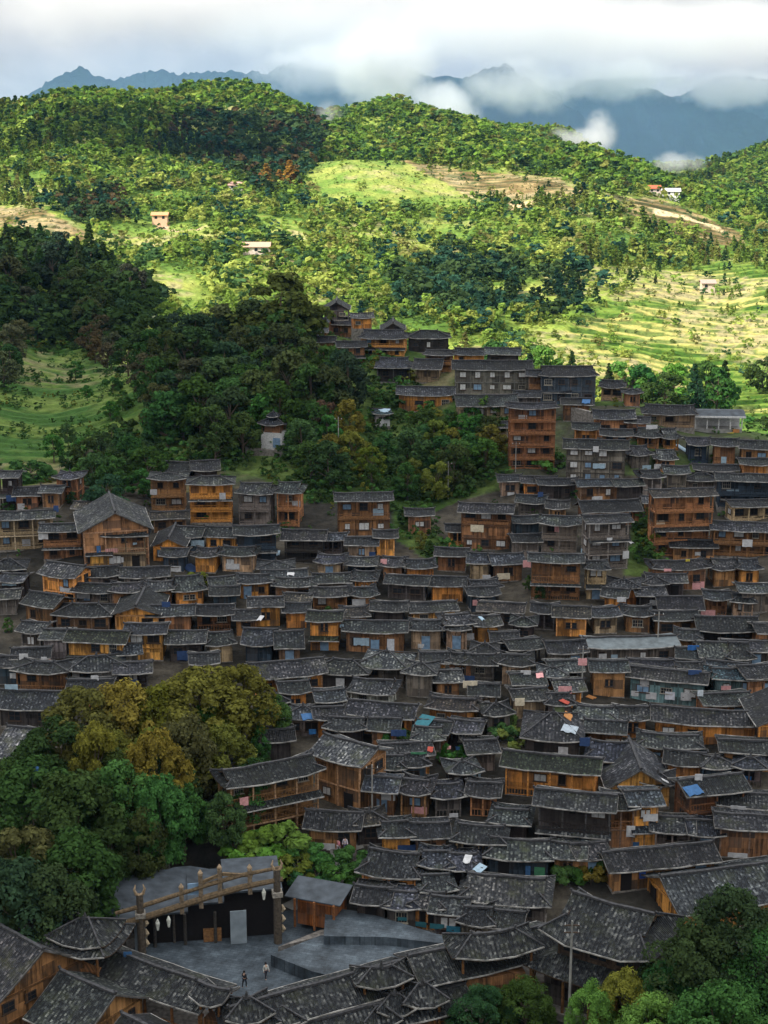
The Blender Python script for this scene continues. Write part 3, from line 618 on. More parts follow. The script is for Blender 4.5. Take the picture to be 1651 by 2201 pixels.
# single trees and bushes between the houses
for a in (
    ('mid', 865, 1112, 250, G_MD, .9, 'round green tree beside the white-windowed house'), ('mid', 690, 1062, 258, G_MD, 1.0, 'green tree between the white-windowed house and its neighbour'),
    ('mid', 905, 1150, 240, G_OL, .8, 'olive bushy tree beside the red patched house'), ('mid', 925, 1165, 236, G_DK, .8, 'dark green tree leaning over the brick-coloured house'),
    ('mid', 1395, 1118, 244, G_MD, .8, 'leafy tree in the gully beside the laundry house'), ('mid', 1400, 1160, 238, G_LT, .8, 'light green tree in the middle of the gully'),
    ('mid', 1375, 1195, 232, G_DK, .7, 'dark tree at the foot of the gully'), ('mid', 1235, 1040, 262, G_DK, .7, 'dark bushy tree beside the mossy row roof'),
    ('mid', 1135, 1262, 220, G_DK, .7, 'dark green tree beside the galleried brown house'), ('mid', 1160, 1300, 216, G_DK, .9, 'spreading dark tree below the galleried brown house'),
    ('mid', 75, 1165, 240, G_MD, 1.0, 'rounded green tree below the ridge-end houses'), ('mid', 155, 1085, 250, G_DK, .9, 'dark tree beside the red pavilion tower'),
    ('mid', 300, 1085, 248, G_DK, .9, 'dark green tree above the big brown gable'), ('mid', 375, 1110, 246, G_OL, .7, 'olive bush-like tree below the balconied house'),
    ('mid', 180, 1198, 232, G_DK, .5, 'small dark tree beside the orange plank shed'), ('mid', 20, 1375, 205, G_GR, .8, 'bright green tree at the picture border among grey roofs'),
    ('near', 555, 1790, 151, G_LT, .7, 'yellow-green tree at the foot of the tiered house'), ('near', 640, 1795, 150, G_LT, .6, 'light green bushy tree beside the stone steps'),
    ('near', 745, 1830, 148, G_GR, .6, 'bright green tree beside the winding path'), ('near', 690, 1860, 147, G_MD, .6, 'green shrubby tree over the square corner'),
    ('near', 830, 1585, 170, G_GR, .7, 'vivid green small tree on the roof terrace'), ('near', 1100, 1565, 176, G_LT, .7, 'light green tree beside the dark hipped mass of roofs'),
    ('near', 960, 1605, 168, G_MD, .7, 'green tree beside the small roof garden'), ('near', 1225, 1870, 149, G_DK, .7, 'dark shrubby tree behind the temple'),
    ('near', 1290, 1880, 146, G_MD, .6, 'green bushy tree by the corn-coloured screen'), ('mid', 500, 890, 296, G_DK, 1.0, 'dark tree above the stone-based tower')):
    tree_top(a[0], a[1], a[2], a[3], a[4], a[6], 'trees between the houses', a[5], hmin=2.5)
# knoll woods, dark hill, garden edge: many of one kind
def scatter(poly, n, kinds, H, cols, label, group, seed, sep=18, name='broadleaf_tree', widen=1.0):
    rg = random.Random(seed); xs = [p[0] for p in poly]; ys = [p[1] for p in poly]; got = []; k = 0
    while len(got) < n and k < n * 60:
        k += 1; px = rg.uniform(min(xs), max(xs)); py = rg.uniform(min(ys), max(ys))
        if not inpoly([px], [py], poly)[0] or (abs(px - 590) < 50 and 955 < py < 1075) or px > 1075 and py > 900 or (770 < px < 985 and 850 < py < 960) or any(abs(px - a) < sep and abs(py - b_) < sep * .7 for a, b_ in got): continue
        got.append((px, py)); kd = rg.choice(kinds); c = rg.choice(cols); nm = 'conifer_tree' if kd in ('cedar', 'conifer') else name
        tree_base(kd, px, py, rg.uniform(*H), c, label, group, widen * rg.uniform(.9, 1.15), name=nm)
scatter([(330,780),(400,730),(560,760),(640,770),(700,800),(800,830),(780,900),(640,960),(560,1000),(430,990),(330,1000),(300,900)], 48, ['mid'], (8.5, 13), [G_DK, G_DK, G_MD, G_BL, (0.06, 0.07, 0.03)], 'dark green broadleaf tree in the dense wood covering the knoll', 'broadleaf trees of the wood on the knoll', 3, 24)
for a in ((600, 585, 345, (0.07, 0.085, 0.025), 1.2, 'tallest tree of the knoll wood with a warm sunlit top'), (545, 640, 345, (0.05, 0.075, 0.025), 1.2, 'big dark tree below the tallest tree of the knoll'), (470, 650, 348, (0.07, 0.075, 0.03), 1.2, 'brownish green tree crowning the knoll wood'), (415, 690, 345, (0.06, 0.08, 0.03), 1.1, 'broad dark tree on the near shoulder of the knoll'), (640, 640, 348, G_DK, 1.0, 'dark tree standing beside the hilltop roofs'), (520, 720, 330, G_DK, 1.3, 'wide dark tree in the heart of the knoll wood'), (590, 700, 335, G_BL, 1.2, 'blue-green wide tree in the heart of the knoll wood'), (370, 740, 340, (0.07, 0.07, 0.03), 1.0, 'brownish tree at the knoll edge above the lane'),
          (695, 860, 288, G_BR, 1.0, 'bare brownish tree with thin grey trunk beside the stone-based tower'), (515, 885, 285, (0.03, 0.10, 0.04), 1.2, 'round bright green tree beside the stone-based tower'), (740, 735, 345, (0.05, 0.05, 0.02), .8, 'thin rusty tree below the hilltop roofs')):
    tree_top('mid', a[0], a[1], a[2], a[3], a[5], 'marked trees of the knoll', a[4], hmax=19)
scatter([(560,1000),(780,910),(900,905),(980,930),(1090,900),(1100,1000),(1010,1060),(900,1085),(700,1060)], 34, ['mid'], (5, 9), [G_MD, G_MD, G_DK, G_GR, G_OL], 'leafy green tree on the slope below the upper terrace houses', 'trees on the green slope between the house rows', 8, 26)
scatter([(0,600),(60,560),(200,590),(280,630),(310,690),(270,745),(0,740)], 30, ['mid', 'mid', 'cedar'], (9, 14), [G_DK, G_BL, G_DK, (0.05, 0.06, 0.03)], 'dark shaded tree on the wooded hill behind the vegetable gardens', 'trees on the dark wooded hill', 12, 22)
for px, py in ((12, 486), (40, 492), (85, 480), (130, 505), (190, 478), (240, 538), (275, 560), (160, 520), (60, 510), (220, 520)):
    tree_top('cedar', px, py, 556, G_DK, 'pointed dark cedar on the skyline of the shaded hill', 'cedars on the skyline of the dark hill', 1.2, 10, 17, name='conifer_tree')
scatter([(200,700),(330,760),(310,820),(200,790),(180,740)], 9, ['mid'], (7, 10), [G_DK, (0.07, 0.06, 0.03)], 'brownish dark tree beside the lane below the wooded hill', 'trees along the lane', 14, 20)
scatter([(0,730),(60,760),(50,860),(0,880)], 4, ['mid'], (9, 12), [(0.07, 0.08, 0.04), G_DK], 'grey-green tree at the border of the gardens', 'trees at the garden border', 15, 20)
scatter([(120,800),(330,830),(300,1010),(130,1040),(20,1030),(180,920)], 16, ['bush', 'mid'], (3.5, 5.5), [G_MD, G_DK, G_MD], 'dark green round bushy tree on the garden terraces', 'bushy trees on the garden terraces', 16, 24)
scatter([(140,1020),(330,1000),(330,1060),(230,1110),(190,1050)], 14, ['mid'], (5, 8), [G_DK, G_MD, G_BL], 'dark green tree between the gardens and the village', 'trees above the village edge', 17, 20)
# near trees of the sunny slope, standing against the rice terraces
for i, (px, py, D, k, c, lab) in enumerate(((1345, 768, 470, 'mid', G_LT, 'sunlit round tree'), (1385, 765, 470, 'mid', G_MD, 'half-shaded tall tree'), (1310, 782, 480, 'cedar', G_DK, 'narrow dark conifer'), (1410, 588, 720, 'cedar', G_BL, 'blue-green conifer'), (1430, 800, 460, 'mid', G_DK, 'low dark tree'),
        (1495, 765, 475, 'cedar', G_BL, 'slim dark blue conifer'), (1525, 742, 480, 'mid', G_MD, 'large bright-topped tree'), (1545, 790, 470, 'mid', G_MD, 'round green tree'), (1505, 815, 465, 'cedar', G_BL, 'short blue conifer'), (1560, 765, 480, 'cedar', G_DK, 'dark cone-shaped tree'), (1140, 735, 480, 'cedar', G_BL, 'blue-green cone-shaped tree'),
        (1230, 755, 500, 'cedar', G_DK, 'small dark conifer'), (1645, 765, 500, 'mid', G_DK, 'dark tree at the terrace end'), (1450, 780, 480, 'mid', G_LT, 'pale green tree'), (1170, 740, 490, 'mid', G_LT, 'sunlit bushy tree'), (1025, 700, 470, 'mid', G_LT, 'light green tree'), (985, 690, 470, 'mid', G_LT, 'yellow-green tree'), (1060, 690, 500, 'mid', G_MD, 'green spreading tree'), (1100, 720, 480, 'mid', G_LT, 'soft green tree'))):
    tree_top(k, px, py, D, c, lab + (' in front of the yellow rice terraces, number %d from the hill crest' % (i + 1) if False else ' standing against the yellow rice terraces' if px > 1200 else ' standing just behind the hilltop roofs'), 'trees at the foot of the terraces', 1.05, 5, 16, name='conifer_tree' if k == 'cedar' else 'broadleaf_tree')
for px, py in ((572, 352), (622, 345), (600, 365), (640, 372), (560, 380)):
    tree_top('conifer', px, py, 955, (0.30, 0.17, 0.04), 'rust-orange pointed tree beside the bright meadow', 'rust-orange trees beside the meadow', 1.7, 10, 17, name='conifer_tree')

# ---- forest of the far hillsides and the undergrowth: nobody could count them
def mass(name, label, pts, low_, kinds, seed, cat=None):
    """pts: list of (x, y, z, H, col, conifer?)"""
    Vs, Cs = [], []; rng = np.random.default_rng(seed); var = {}
    for con in (0, 1):
        for lod in (0, 1, 2):
            var[con, lod] = []
            for s in range(5):
                nc, per, sz = ((9, 15, .15), (8, 9, .20), (5, 7, .27))[lod]
                (V, Q), _, _ = (crown_cone(seed + s, 1, .26, nc + 3, per, sz * .8) if con else crown_broad(seed + s, 1, .46, nc, per, sz, .16)); var[con, lod].append(V)
    for (x, y, z, H, c, con) in pts:
        d = math.hypot(x, y); lod = 0 if d < 620 else 1 if d < 950 else 2
        V = var[con, lod][int(rng.integers(5))]; a = rng.random() * 6.28; ca, sa = math.cos(a), math.sin(a)
        W = np.empty_like(V); wx = H * rng.uniform(.95, 1.5)
        W[:, 0] = (V[:, 0] * ca - V[:, 1] * sa) * wx + x; W[:, 1] = (V[:, 0] * sa + V[:, 1] * ca) * wx + y; W[:, 2] = V[:, 2] * H + z
        Vs.append(W); Cs.append(np.tile(np.asarray(c) * rng.uniform(.75, 1.3), (len(V), 1)))
    V = np.concatenate(Vs); C_ = np.concatenate(Cs); Q = np.arange(len(V)).reshape(-1, 4)
    tag(link(name, np_mesh(name, V, Q, MAT['forest'], {'tint': C_})), label, kind='stuff')
    return len(Q)
def build_forest():
    rg = np.random.default_rng(77); pts = []; n = 120000
    y = np.sqrt(rg.uniform(430 ** 2, 1800 ** 2, n)); s = rg.uniform(-.42, .42, n); x = s * y; z, px, py = ground_full(x, y)
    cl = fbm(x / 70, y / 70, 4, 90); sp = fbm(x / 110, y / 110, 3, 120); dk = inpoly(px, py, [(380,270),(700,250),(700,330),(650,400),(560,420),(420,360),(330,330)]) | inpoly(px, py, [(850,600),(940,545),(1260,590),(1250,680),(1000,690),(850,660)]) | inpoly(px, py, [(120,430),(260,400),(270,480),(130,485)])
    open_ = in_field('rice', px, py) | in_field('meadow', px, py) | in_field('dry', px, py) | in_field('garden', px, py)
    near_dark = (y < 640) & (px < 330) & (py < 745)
    for i in range(n):
        if px[i] < -350 or px[i] > 2000: continue
        if y[i] < 470 and px[i] > 340: continue
        if y[i] < 470 and not near_dark[i]: continue
        up = y[i] > 1050 or dk[i]; p = .15 if open_[i] and y[i] > 500 else 0.0 if open_[i] else (.85 if up else (.72 if cl[i] > .45 else .40))
        if open_[i] and py[i] < 470: p *= .25
        dens = 0.42
        if near_dark[i]: p = .95
        if rg.random() > p * dens * (1.35 if y[i] > 1000 else 1.0): continue
        con = int(sp[i] > .58 or (sp[i] > .5 and rg.random() < .3)); H = 3.0 + 6.8 * rg.random() ** 1.5 if not open_[i] else rg.uniform(2.2, 5)
        if up: H *= 1.12
        t = rg.random()
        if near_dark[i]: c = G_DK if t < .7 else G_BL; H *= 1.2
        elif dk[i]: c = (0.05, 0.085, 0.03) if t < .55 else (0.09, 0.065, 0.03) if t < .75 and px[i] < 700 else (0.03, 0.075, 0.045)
        elif y[i] > 1000: c = (0.12, 0.21, 0.03) if t < .45 else (0.06, 0.12, 0.035) if t < .68 else (0.20, 0.27, 0.045) if t < .93 else (0.16, 0.17, 0.04)
        else: c = (0.17, 0.26, 0.045) if t < .38 else (0.06, 0.12, 0.04) if t < .56 else (0.28, 0.33, 0.07) if t < .86 else (0.20, 0.20, 0.06) if t < .92 else (0.03, 0.08, 0.055)
        if con and not near_dark[i]: c = tuple(v * .7 for v in c)
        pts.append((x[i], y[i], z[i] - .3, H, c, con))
    n = 26000; y2 = np.sqrt(rg.uniform(455 ** 2, 1150 ** 2, n)); s2 = rg.uniform(-.36, .36, n); x2 = s2 * y2; z2, px2, py2 = ground_full(x2, y2); fq = strips(x2, y2)
    op2 = in_field('rice', px2, py2) | in_field('meadow', px2, py2) | in_field('dry', px2, py2)
    for i in range(n):
        if px2[i] < -100 or px2[i] > 1760: continue
        if op2[i]:
            if fq[i] < .66 and rg.random() > .10: continue
            H = rg.uniform(.6, 1.7); c = (0.14, 0.20, 0.04) if rg.random() < .6 else (0.07, 0.12, 0.03)
        else:
            if rg.random() > .45: continue
            H = rg.uniform(1.2, 3.0); c = (0.20, 0.27, 0.05) if rg.random() < .6 else (0.09, 0.15, 0.035)
        pts.append((x2[i], y2[i], z2[i] - .1, H, c, 0))
    q = mass('forest', 'mixed green forest and scrub covering the far hillsides', pts, 0, 0, 500); print('forest', len(pts), q)
    pts = []; n = 17000; y = rg.uniform(125, 470, n); s = rg.uniform(-.36, .36, n); x = s * y; z, px, py = ground_full(x, y)
    cl = fbm(x / 18, y / 18, 3, 91); wd = in_field('wood', px, py); ga = in_field('garden', px, py)
    vil = (y > 232) & (y < 305) & ~wd & (px > 0)
    side = (px > 1725) | (px < -70); beh = vil | (wd & (y > 228)) | side | (y > 228) & (py < 1100) & (px > -100) & ((y > 345) | wd | (px < 330) & (py < 1050))
    for i in range(n):
        if not beh[i]: continue
        p = .30 if side[i] else .60 if wd[i] else .10 if vil[i] else .65 * (cl[i] > .45) if ga[i] else .5
        if rg.random() > p: continue
        t = rg.random(); c = G_DK if t < .4 else G_MD if t < .7 else (0.06, 0.13, 0.03) if t < .9 else G_OL
        pts.append((x[i], y[i], z[i] - .2, rg.uniform(1.4, 3.6) if wd[i] else rg.uniform(.8, 1.8), c, 0))
    q = mass('undergrowth', 'green shrubs and undergrowth covering the knoll and the garden banks', pts, 0, 0, 700); print('undergrowth', len(pts), q)
build_forest()
print('trees', NTREE)

# ---------------------------------------------------------------- timber houses
WALL = dict(o=(0.52, 0.22, 0.052), y=(0.68, 0.35, 0.08), b=(0.27, 0.13, 0.055), d=(0.040, 0.032, 0.030), g=(0.16, 0.135, 0.115), t=(0.36, 0.25, 0.15), w=(0.42, 0.40, 0.37), r=(0.27, 0.125, 0.055), k=(0.03, 0.045, 0.065), e=(0.12, 0.20, 0.20))
WN = dict(o='orange plank', y='bright honey-coloured', b='brown timber', d='near-black timber', g='weathered grey', t='tan timber', w='whitewashed', r='reddish timber', k='blue-black timber', e='teal sheeted')
ROOF = dict(n=(.85, .86, .88), d=(0.62, 0.64, 0.68), l=(1.55, 1.55, 1.5), m=(0.78, 0.86, 0.55), b=(1.2, 1.0, 0.8), t=(0.75, 1.35, 1.5), v=(1.0, 1.05, 1.25), p=(2.3, 2.2, 2.05))  # l and p put the sheen of lit roofs into the tile tint
RN = dict(n='grey tiled', d='dark tiled', l='pale grey tiled', m='mossy', b='brownish', t='teal sheet', v='blue-grey', p='very pale')
WIN = {}
def window_mesh(v):
    """unit window 1.1 x 1.0 facing -y: frame proud of a pane; v picks the look"""
    if v in WIN: return WIN[v]
    m = MB(); pm = [MAT['glass'], MAT['curtain'], MAT['blueglass'], MAT['glass'], MAT['void']][v]; fr = MAT['beam_dk'] if v != 3 else MAT['beam_lt']
    p = MB(); p.box(-.5, .5, -.02, .05, -.45, .45); pane = p.mesh('window_pane', pm)
    for x0, x1, z0, z1 in ((-.57, -.5, -.52, .52), (.5, .57, -.52, .52), (-.5, .5, .45, .52), (-.5, .5, -.52, -.45)): m.box(x0, x1, -.07, .05, z0, z1)
    m.box(-.02, .02, -.05, .03, -.45, .45)
    if v in (0, 3): m.box(-.5, .5, -.048, .03, -.02, .02)
    if v == 3:
        for x in (-.25, .25): m.box(x - .015, x + .015, -.046, .03, -.45, .45)
    m.box(-.66, .66, -.13, .04, -.60, -.522)
    WIN[v] = (m.mesh('window', fr), pane); return WIN[v]
MAT['beam_dk'] = simple('dark_window_frame', (0.06, 0.04, 0.028), 0.8, 0.3, 3.0); MAT['beam_lt'] = simple('pale_window_frame', (0.30, 0.27, 0.22), 0.8, 0.3, 3.0)

def roof_parts(typ, W, Dp, zt, k, ov, rng, parent, tint, ovx=0.75, name='roof', lift=None, tile='roof', edges=True):
    if lift is None: lift = rng.choice([.0, .05, .12, .2]) if typ == 'g' else rng.uniform(.12, .32)
    hd = Dp / 2 + ov; ze = zt - k * ov * .8; zr = ze + k * hd; W2 = W / 2; sag = rng.uniform(0.0, 0.10) * min(1.6, W / 8); ph = rng.uniform(0, 6)
    vw = (Dp / 2) / hd; zr = zt + k * hd * (1.16 * vw - .16 * vw * vw) + sag + .17
    zf = lambda v, u: zr - k * hd * (1.16 * v - .16 * v * v) + lift * abs(u) ** 3 * v + .18 * lift * abs(u) ** 4 - sag * (1 - u * u) * (.6 + .4 * math.sin(ph + 3 * u + 2 * v)) + .05 * math.sin(7 * u + ph * 2 + 4 * v)
    vm = {'g': 1.1, 'h': 0.0, 'x': 0.5}[typ]; q = .8 if typ == 'x' else min(1.0, (W2 + ovx - .35) / hd)
    def hw(v):
        if typ == 'g': return W2 + ovx
        if typ == 'h': return W2 + ovx - (1 - v) * hd * q
        return W2 + ovx - (1 - max(v, vm)) * hd * q
    nv = [0, .125, .25, .375, .5, .5001, .625, .75, .875, 1] if typ == 'x' else [0, .2, .4, .6, .8, 1]
    if typ == 'x':
        hwx = lambda v: (W2 + ovx - (1 - vm) * hd * q + .5) if v <= .5 else hw(v)
    else: hwx = hw
    nu = max(4, int(W / 1.6)); m = MB()
    for sgn in (-1, 1):
        P, UV = [], []
        for i in range(nu + 1):
            u = -1 + 2 * i / nu; P.append([(u * hwx(v), sgn * v * hd, zf(v, u)) for v in nv]); UV.append([(u * hwx(v) + (50 if sgn > 0 else 0), v * hd * 1.12) for v in nv])
        if sgn > 0: P = P[::-1]; UV = UV[::-1]
        m.sheet(P, UV, .13, 0, 1)
    if typ != 'g':
        for sgn in (-1, 1):
            vs = [v for v in nv if v >= (.5001 if typ == 'x' else 0)]; P, UV = [], []
            for i in range(7):
                w_ = -1 + 2 * i / 6; P.append([(sgn * hw(v), w_ * v * hd, zr - k * hd * (1.16 * v - .16 * v * v) + (lift * v + .18 * lift) * abs(w_) ** 3 - .02) for v in vs]); UV.append([(w_ * v * hd + 120 + 40 * sgn, (1 - v) * hd + 2) for v in vs])
            if sgn > 0: pass
            else: P = P[::-1]; UV = UV[::-1]
            m.sheet(P, UV, .13, 0, 1)
    ro = m.build(name, [MAT[tile], MAT['under']], parent, color=tint)
    c = MB(); hr = hwx(0); n = max(3, int(hr * 2 / 1.8))
    for i in range(n):
        u0, u1 = -1 + 2 * i / n, -1 + 2 * (i + 1) / n; c.beam((u0 * hr, 0, zf(0, u0) + .09), (u1 * hr, 0, zf(0, u1) + .09), .30, .22)
    if hr > 1.2:
        for s_ in (-1, 1): c.beam((s_ * hr, 0, zf(0, 1) + .12), (s_ * (hr + .12), 0, zf(0, 1) + .38), .2, .2)
    else: c.tube([(0, 0, zr), (0, 0, zr + .5), (0, 0, zr + .75)], [.22, .12, .03], 6)
    c.build('ridge_tiles', MAT['ridge'], ro)
    if typ in 'hx':
        for sx in (-1, 1):
            for sy in (-1, 1):
                c = MB()
                a = (sx * hw(max(0, vm)), sy * max(0, vm) * hd, zf(max(0, vm), 1) + .07); b_ = (sx * hw(1), sy * hd, zf(1, 1) + .07); c.beam(a, b_, .15, .12); c.build('hip_tiles', MAT['ridge'], ro)
    if edges:
        n = max(3, int(W / 2))
        for sgn in (-1, 1):
            e = MB()
            for i in range(n):
                u0, u1 = -1 + 2 * i / n, -1 + 2 * (i + 1) / n; e.beam((u0 * hw(1), sgn * (hd + .02), zf(1, u0) - .04), (u1 * hw(1), sgn * (hd + .02), zf(1, u1) - .04), .07, .13)
            e.build('eave_edge', MAT['eave'], ro)
        if typ == 'g':
            for sx in (-1, 1):
                e = MB()
                for sgn in (-1, 1):
                    for j in range(4): v0, v1 = j / 4, (j + 1) / 4; e.beam((sx * (hw(1) + .03), sgn * v0 * hd, zf(v0, 1) - .06), (sx * (hw(1) + .03), sgn * v1 * hd, zf(v1, 1) - .06), .06, .16)
                e.build('verge_board', MAT['verge'], ro)
    return zf, hw, hd, zr, vm
def pent(m, L, z, out, drop, ovx=.3, y0=0.0):
    """lean-to strip of tiles along a face lying in y = y0, facing -y"""
    P = [[(x, y0 - out * v, z - drop * v) for v in (0, .5, 1)] for x in np.linspace(-L / 2 - ovx, L / 2 + ovx, max(3, int(L / 2)))]
    UV = [[(p[0], -p[1]) for p in r_] for r_ in P]; m.sheet(P, UV, .1, 0, 1)

HOUSES = []
def house(i, W, Dp, nfl, fh, typ, k, ov, rot, loc, wall, roof, seed, style='', far=False):
    """front faces -y; origin at the middle of the footprint"""
    rng = random.Random(seed); root = empty('timber_house', loc, R(rot)); H = nfl * fh; W2, D2 = W / 2, Dp / 2
    cj = rng.uniform(.72, 1.25); col = tuple(c * cj * rng.uniform(.94, 1.06) for c in WALL[wall]); rj = rng.choice([.7, .85, 1.0, 1.0, 1.3, 1.7]); rc = tuple(c * rj * rng.uniform(.94, 1.06) for c in ROOF[roof])
    bk, ba = rng.choice([.45, .55, .7, 1.2]), rng.choice([0, 0, .05]); bc = tuple(c * bk + ba for c in col)
    f = MB(); f.box(-W2 - .15, W2 + .15, -D2 - .15, D2 + .15, -4.5, .2); f.build('foundation', MAT['stone'], root)
    # storeys: flush or with an open gallery
    gal = [False] * nfl
    for s in range(nfl):
        gal[s] = ('b' in style) or (rng.random() < (.48 if s == nfl - 1 else .30))
    if 'f' in style: gal = [False] * nfl
    if nfl == 1 and 'b' not in style and rng.random() < .6: gal = [False]
    m = MB()
    for s in range(nfl):
        z0, z1 = .2 + s * fh - (.2 if s else 0), (s + 1) * fh - (0 if s == nfl - 1 else .12); y0 = -D2 + (1.15 if gal[s] else 0.02 * s)
        m.box(-W2 + .02 * s, W2 - .02 * s, y0, D2 - .02 * s, z0, z1)
        if s < nfl - 1: m.box(-W2 - .06, W2 + .06, -D2 - .1, D2 + .05, z1, z1 + .12)
    wl = m.build('walls', MAT['wood'], root, color=col)
    zf, hw, hd, zr, vm = roof_parts(typ, W, Dp, H + .05, k, ov, rng, root, rc, tile='tin' if 't' in style else 'roof')
    if typ == 'g' or typ == 'x':
        g = MB()
        for sx in (-1, 1):
            if typ == 'g': X = sx * (W2 - .04); vs = [0, .25, .5, .75, D2 / hd]; pts = [(X, -v * hd, zf(v, .9) - .16) for v in vs[::-1]] + [(X, v * hd, zf(v, .9) - .16) for v in vs[1:]]; pts = [(X, -D2 + .02, H - .02)] + pts + [(X, D2 - .02, H - .02)]
            else: X = sx * (hw(.5) + .02); pts = [(X, -.5 * hd + .05, zf(.5, 1) - .12)] + [(X, 0, zf(0, 1) - .16)] + [(X, .5 * hd - .05, zf(.5, 1) - .12)]
            g.face(pts if sx > 0 else pts[::-1]); 
            inner = [(X - sx * .12, p[1], p[2]) for p in pts]; g.face(inner[::-1] if sx > 0 else inner)
        g.build('gable', MAT['wood'], root, color=tuple(c * 1.05 for c in col))
    # frame of posts and beams
    fr = MB(); nb = max(2, round(W / 2.7)); xs = [-W2 + W * j / nb for j in range(nb + 1)]
    for x in xs: fr.box(x - .09, x + .09, -D2 - .09, -D2 + .09, .2, H + .05)
    nd = max(2, round(Dp / 2.9)); ys = [-D2 + Dp * j / nd for j in range(nd + 1)]
    for sx in (-1, 1):
        for y in ys[1:]: fr.box(sx * W2 - .085, sx * W2 + .085, y - .09, y + .09, .2, H)
        for s in range(1, nfl + 1): fr.box(sx * (W2 + .03) - .06, sx * (W2 + .03) + .06, -D2 + .1, D2, s * fh - .22, s * fh - .04)
    for s in range(1, nfl + 1): fr.box(-W2 - .05, W2 + .05, -D2 - .13, -D2 + .1, s * fh - .20, s * fh - .02)
    fr.build('timber_frame', MAT['beam'], root, color=bc)
    # fill of each face
    def put_face(ex, nx, L, dist, s, gallery):
        """ex: unit along the face; nx: outward normal"""
        nbay = max(1, round(L / 2.7)); bay = L / nbay; ang = math.atan2(ex[1], ex[0])
        for j in range(nbay):
            c = -L / 2 + bay * (j + .5); off = dist - (1.15 if gallery else 0) + .06
            r_ = rng.random(); zc = s * fh + .2 + fh * .52
            pos = (ex[0] * c + nx[0] * off, ex[1] * c + nx[1] * off, zc)
            if s == 0 and r_ < .22 and not far:
                d = MB(); d.box(-.5, .5, -.05, .03, -1.0, .9); d.box(-.58, -.5, -.08, .03, -1.0, .98); d.box(.5, .58, -.08, .03, -1.0, .98)
                link('door', d.mesh('door', MAT['void'] if rng.random() < .6 else MAT['blueglass']), root, loc=(pos[0], pos[1], 1.22), rz=ang)
            elif r_ < (.64 if style.find('w') < 0 else .97):
                v = rng.choices([0, 1, 2, 3, 4], [6, 1.7, .7, 1.6, 3])[0] if 'w' not in style else rng.choices([0, 1, 2, 3], [1, 4, 2, 1])[0]
                me, pane = window_mesh(v); sc_ = (rng.uniform(.7, 1.6), 1, rng.uniform(.75, 1.3))
                wd = link('window', me, root, loc=pos, rz=ang, scale=sc_); link('pane', pane, wd)
    ends = []
    a = R(rot); vd = Vector((-loc[0], -loc[1])).normalized()
    for ex, nx, L, dist in (((1, 0), (0, -1), W, D2), ((0, 1), (1, 0), Dp, W2), ((0, -1), (-1, 0), Dp, W2), ((-1, 0), (0, 1), W, D2)):
        wn = Vector((nx[0] * math.cos(a) - nx[1] * math.sin(a), nx[0] * math.sin(a) + nx[1] * math.cos(a)))
        if wn.dot(vd) < .22: continue
        for s in range(nfl):
            put_face(ex, nx, L, dist, s, gal[s] and nx == (0, -1))
    for s in range(nfl):
        if gal[s]:
            r = MB(); z0 = s * fh + (.2 if s == 0 else .02); yb = -D2 - (.55 if s and rng.random() < .5 else .05)
            if yb < -D2 - .3: r.box(-W2 - .1, W2 + .1, yb, -D2 - .14, z0 - .1, z0 + .0)
            r.box(-W2, W2, yb - .04, yb + .04, z0 + .86, z0 + .94); r.box(-W2, W2, yb - .03, yb + .03, z0 + .1, z0 + .17)
            if far:
                r.box(-W2, W2, yb - .015, yb + .015, z0 + .2, z0 + .62)
            else:
                n = int(W / .34)
                for j in range(n + 1): x = -W2 + W * j / n; r.box(x - .03, x + .03, yb - .02, yb + .02, z0 + .17, z0 + .86)
            r.build('balcony', MAT['beam'], root, color=tuple(c * .8 for c in col))
    if nfl >= 2 and ('s' in style or rng.random() < .35) and 'f' not in style:
        s = rng.randrange(1, nfl); p = MB(); pent(p, W, s * fh + .12, 1.0, .42, y0=-D2 - .1); sk = p.build('skirt_roof', [MAT['roof'], MAT['under']], root, color=rc)
        e = MB(); e.beam((-W2 - .3, -D2 - 1.12, s * fh - .33), (W2 + .3, -D2 - 1.12, s * fh - .33), .06, .13); e.build('eave_edge', MAT['eave'], sk)
    return root

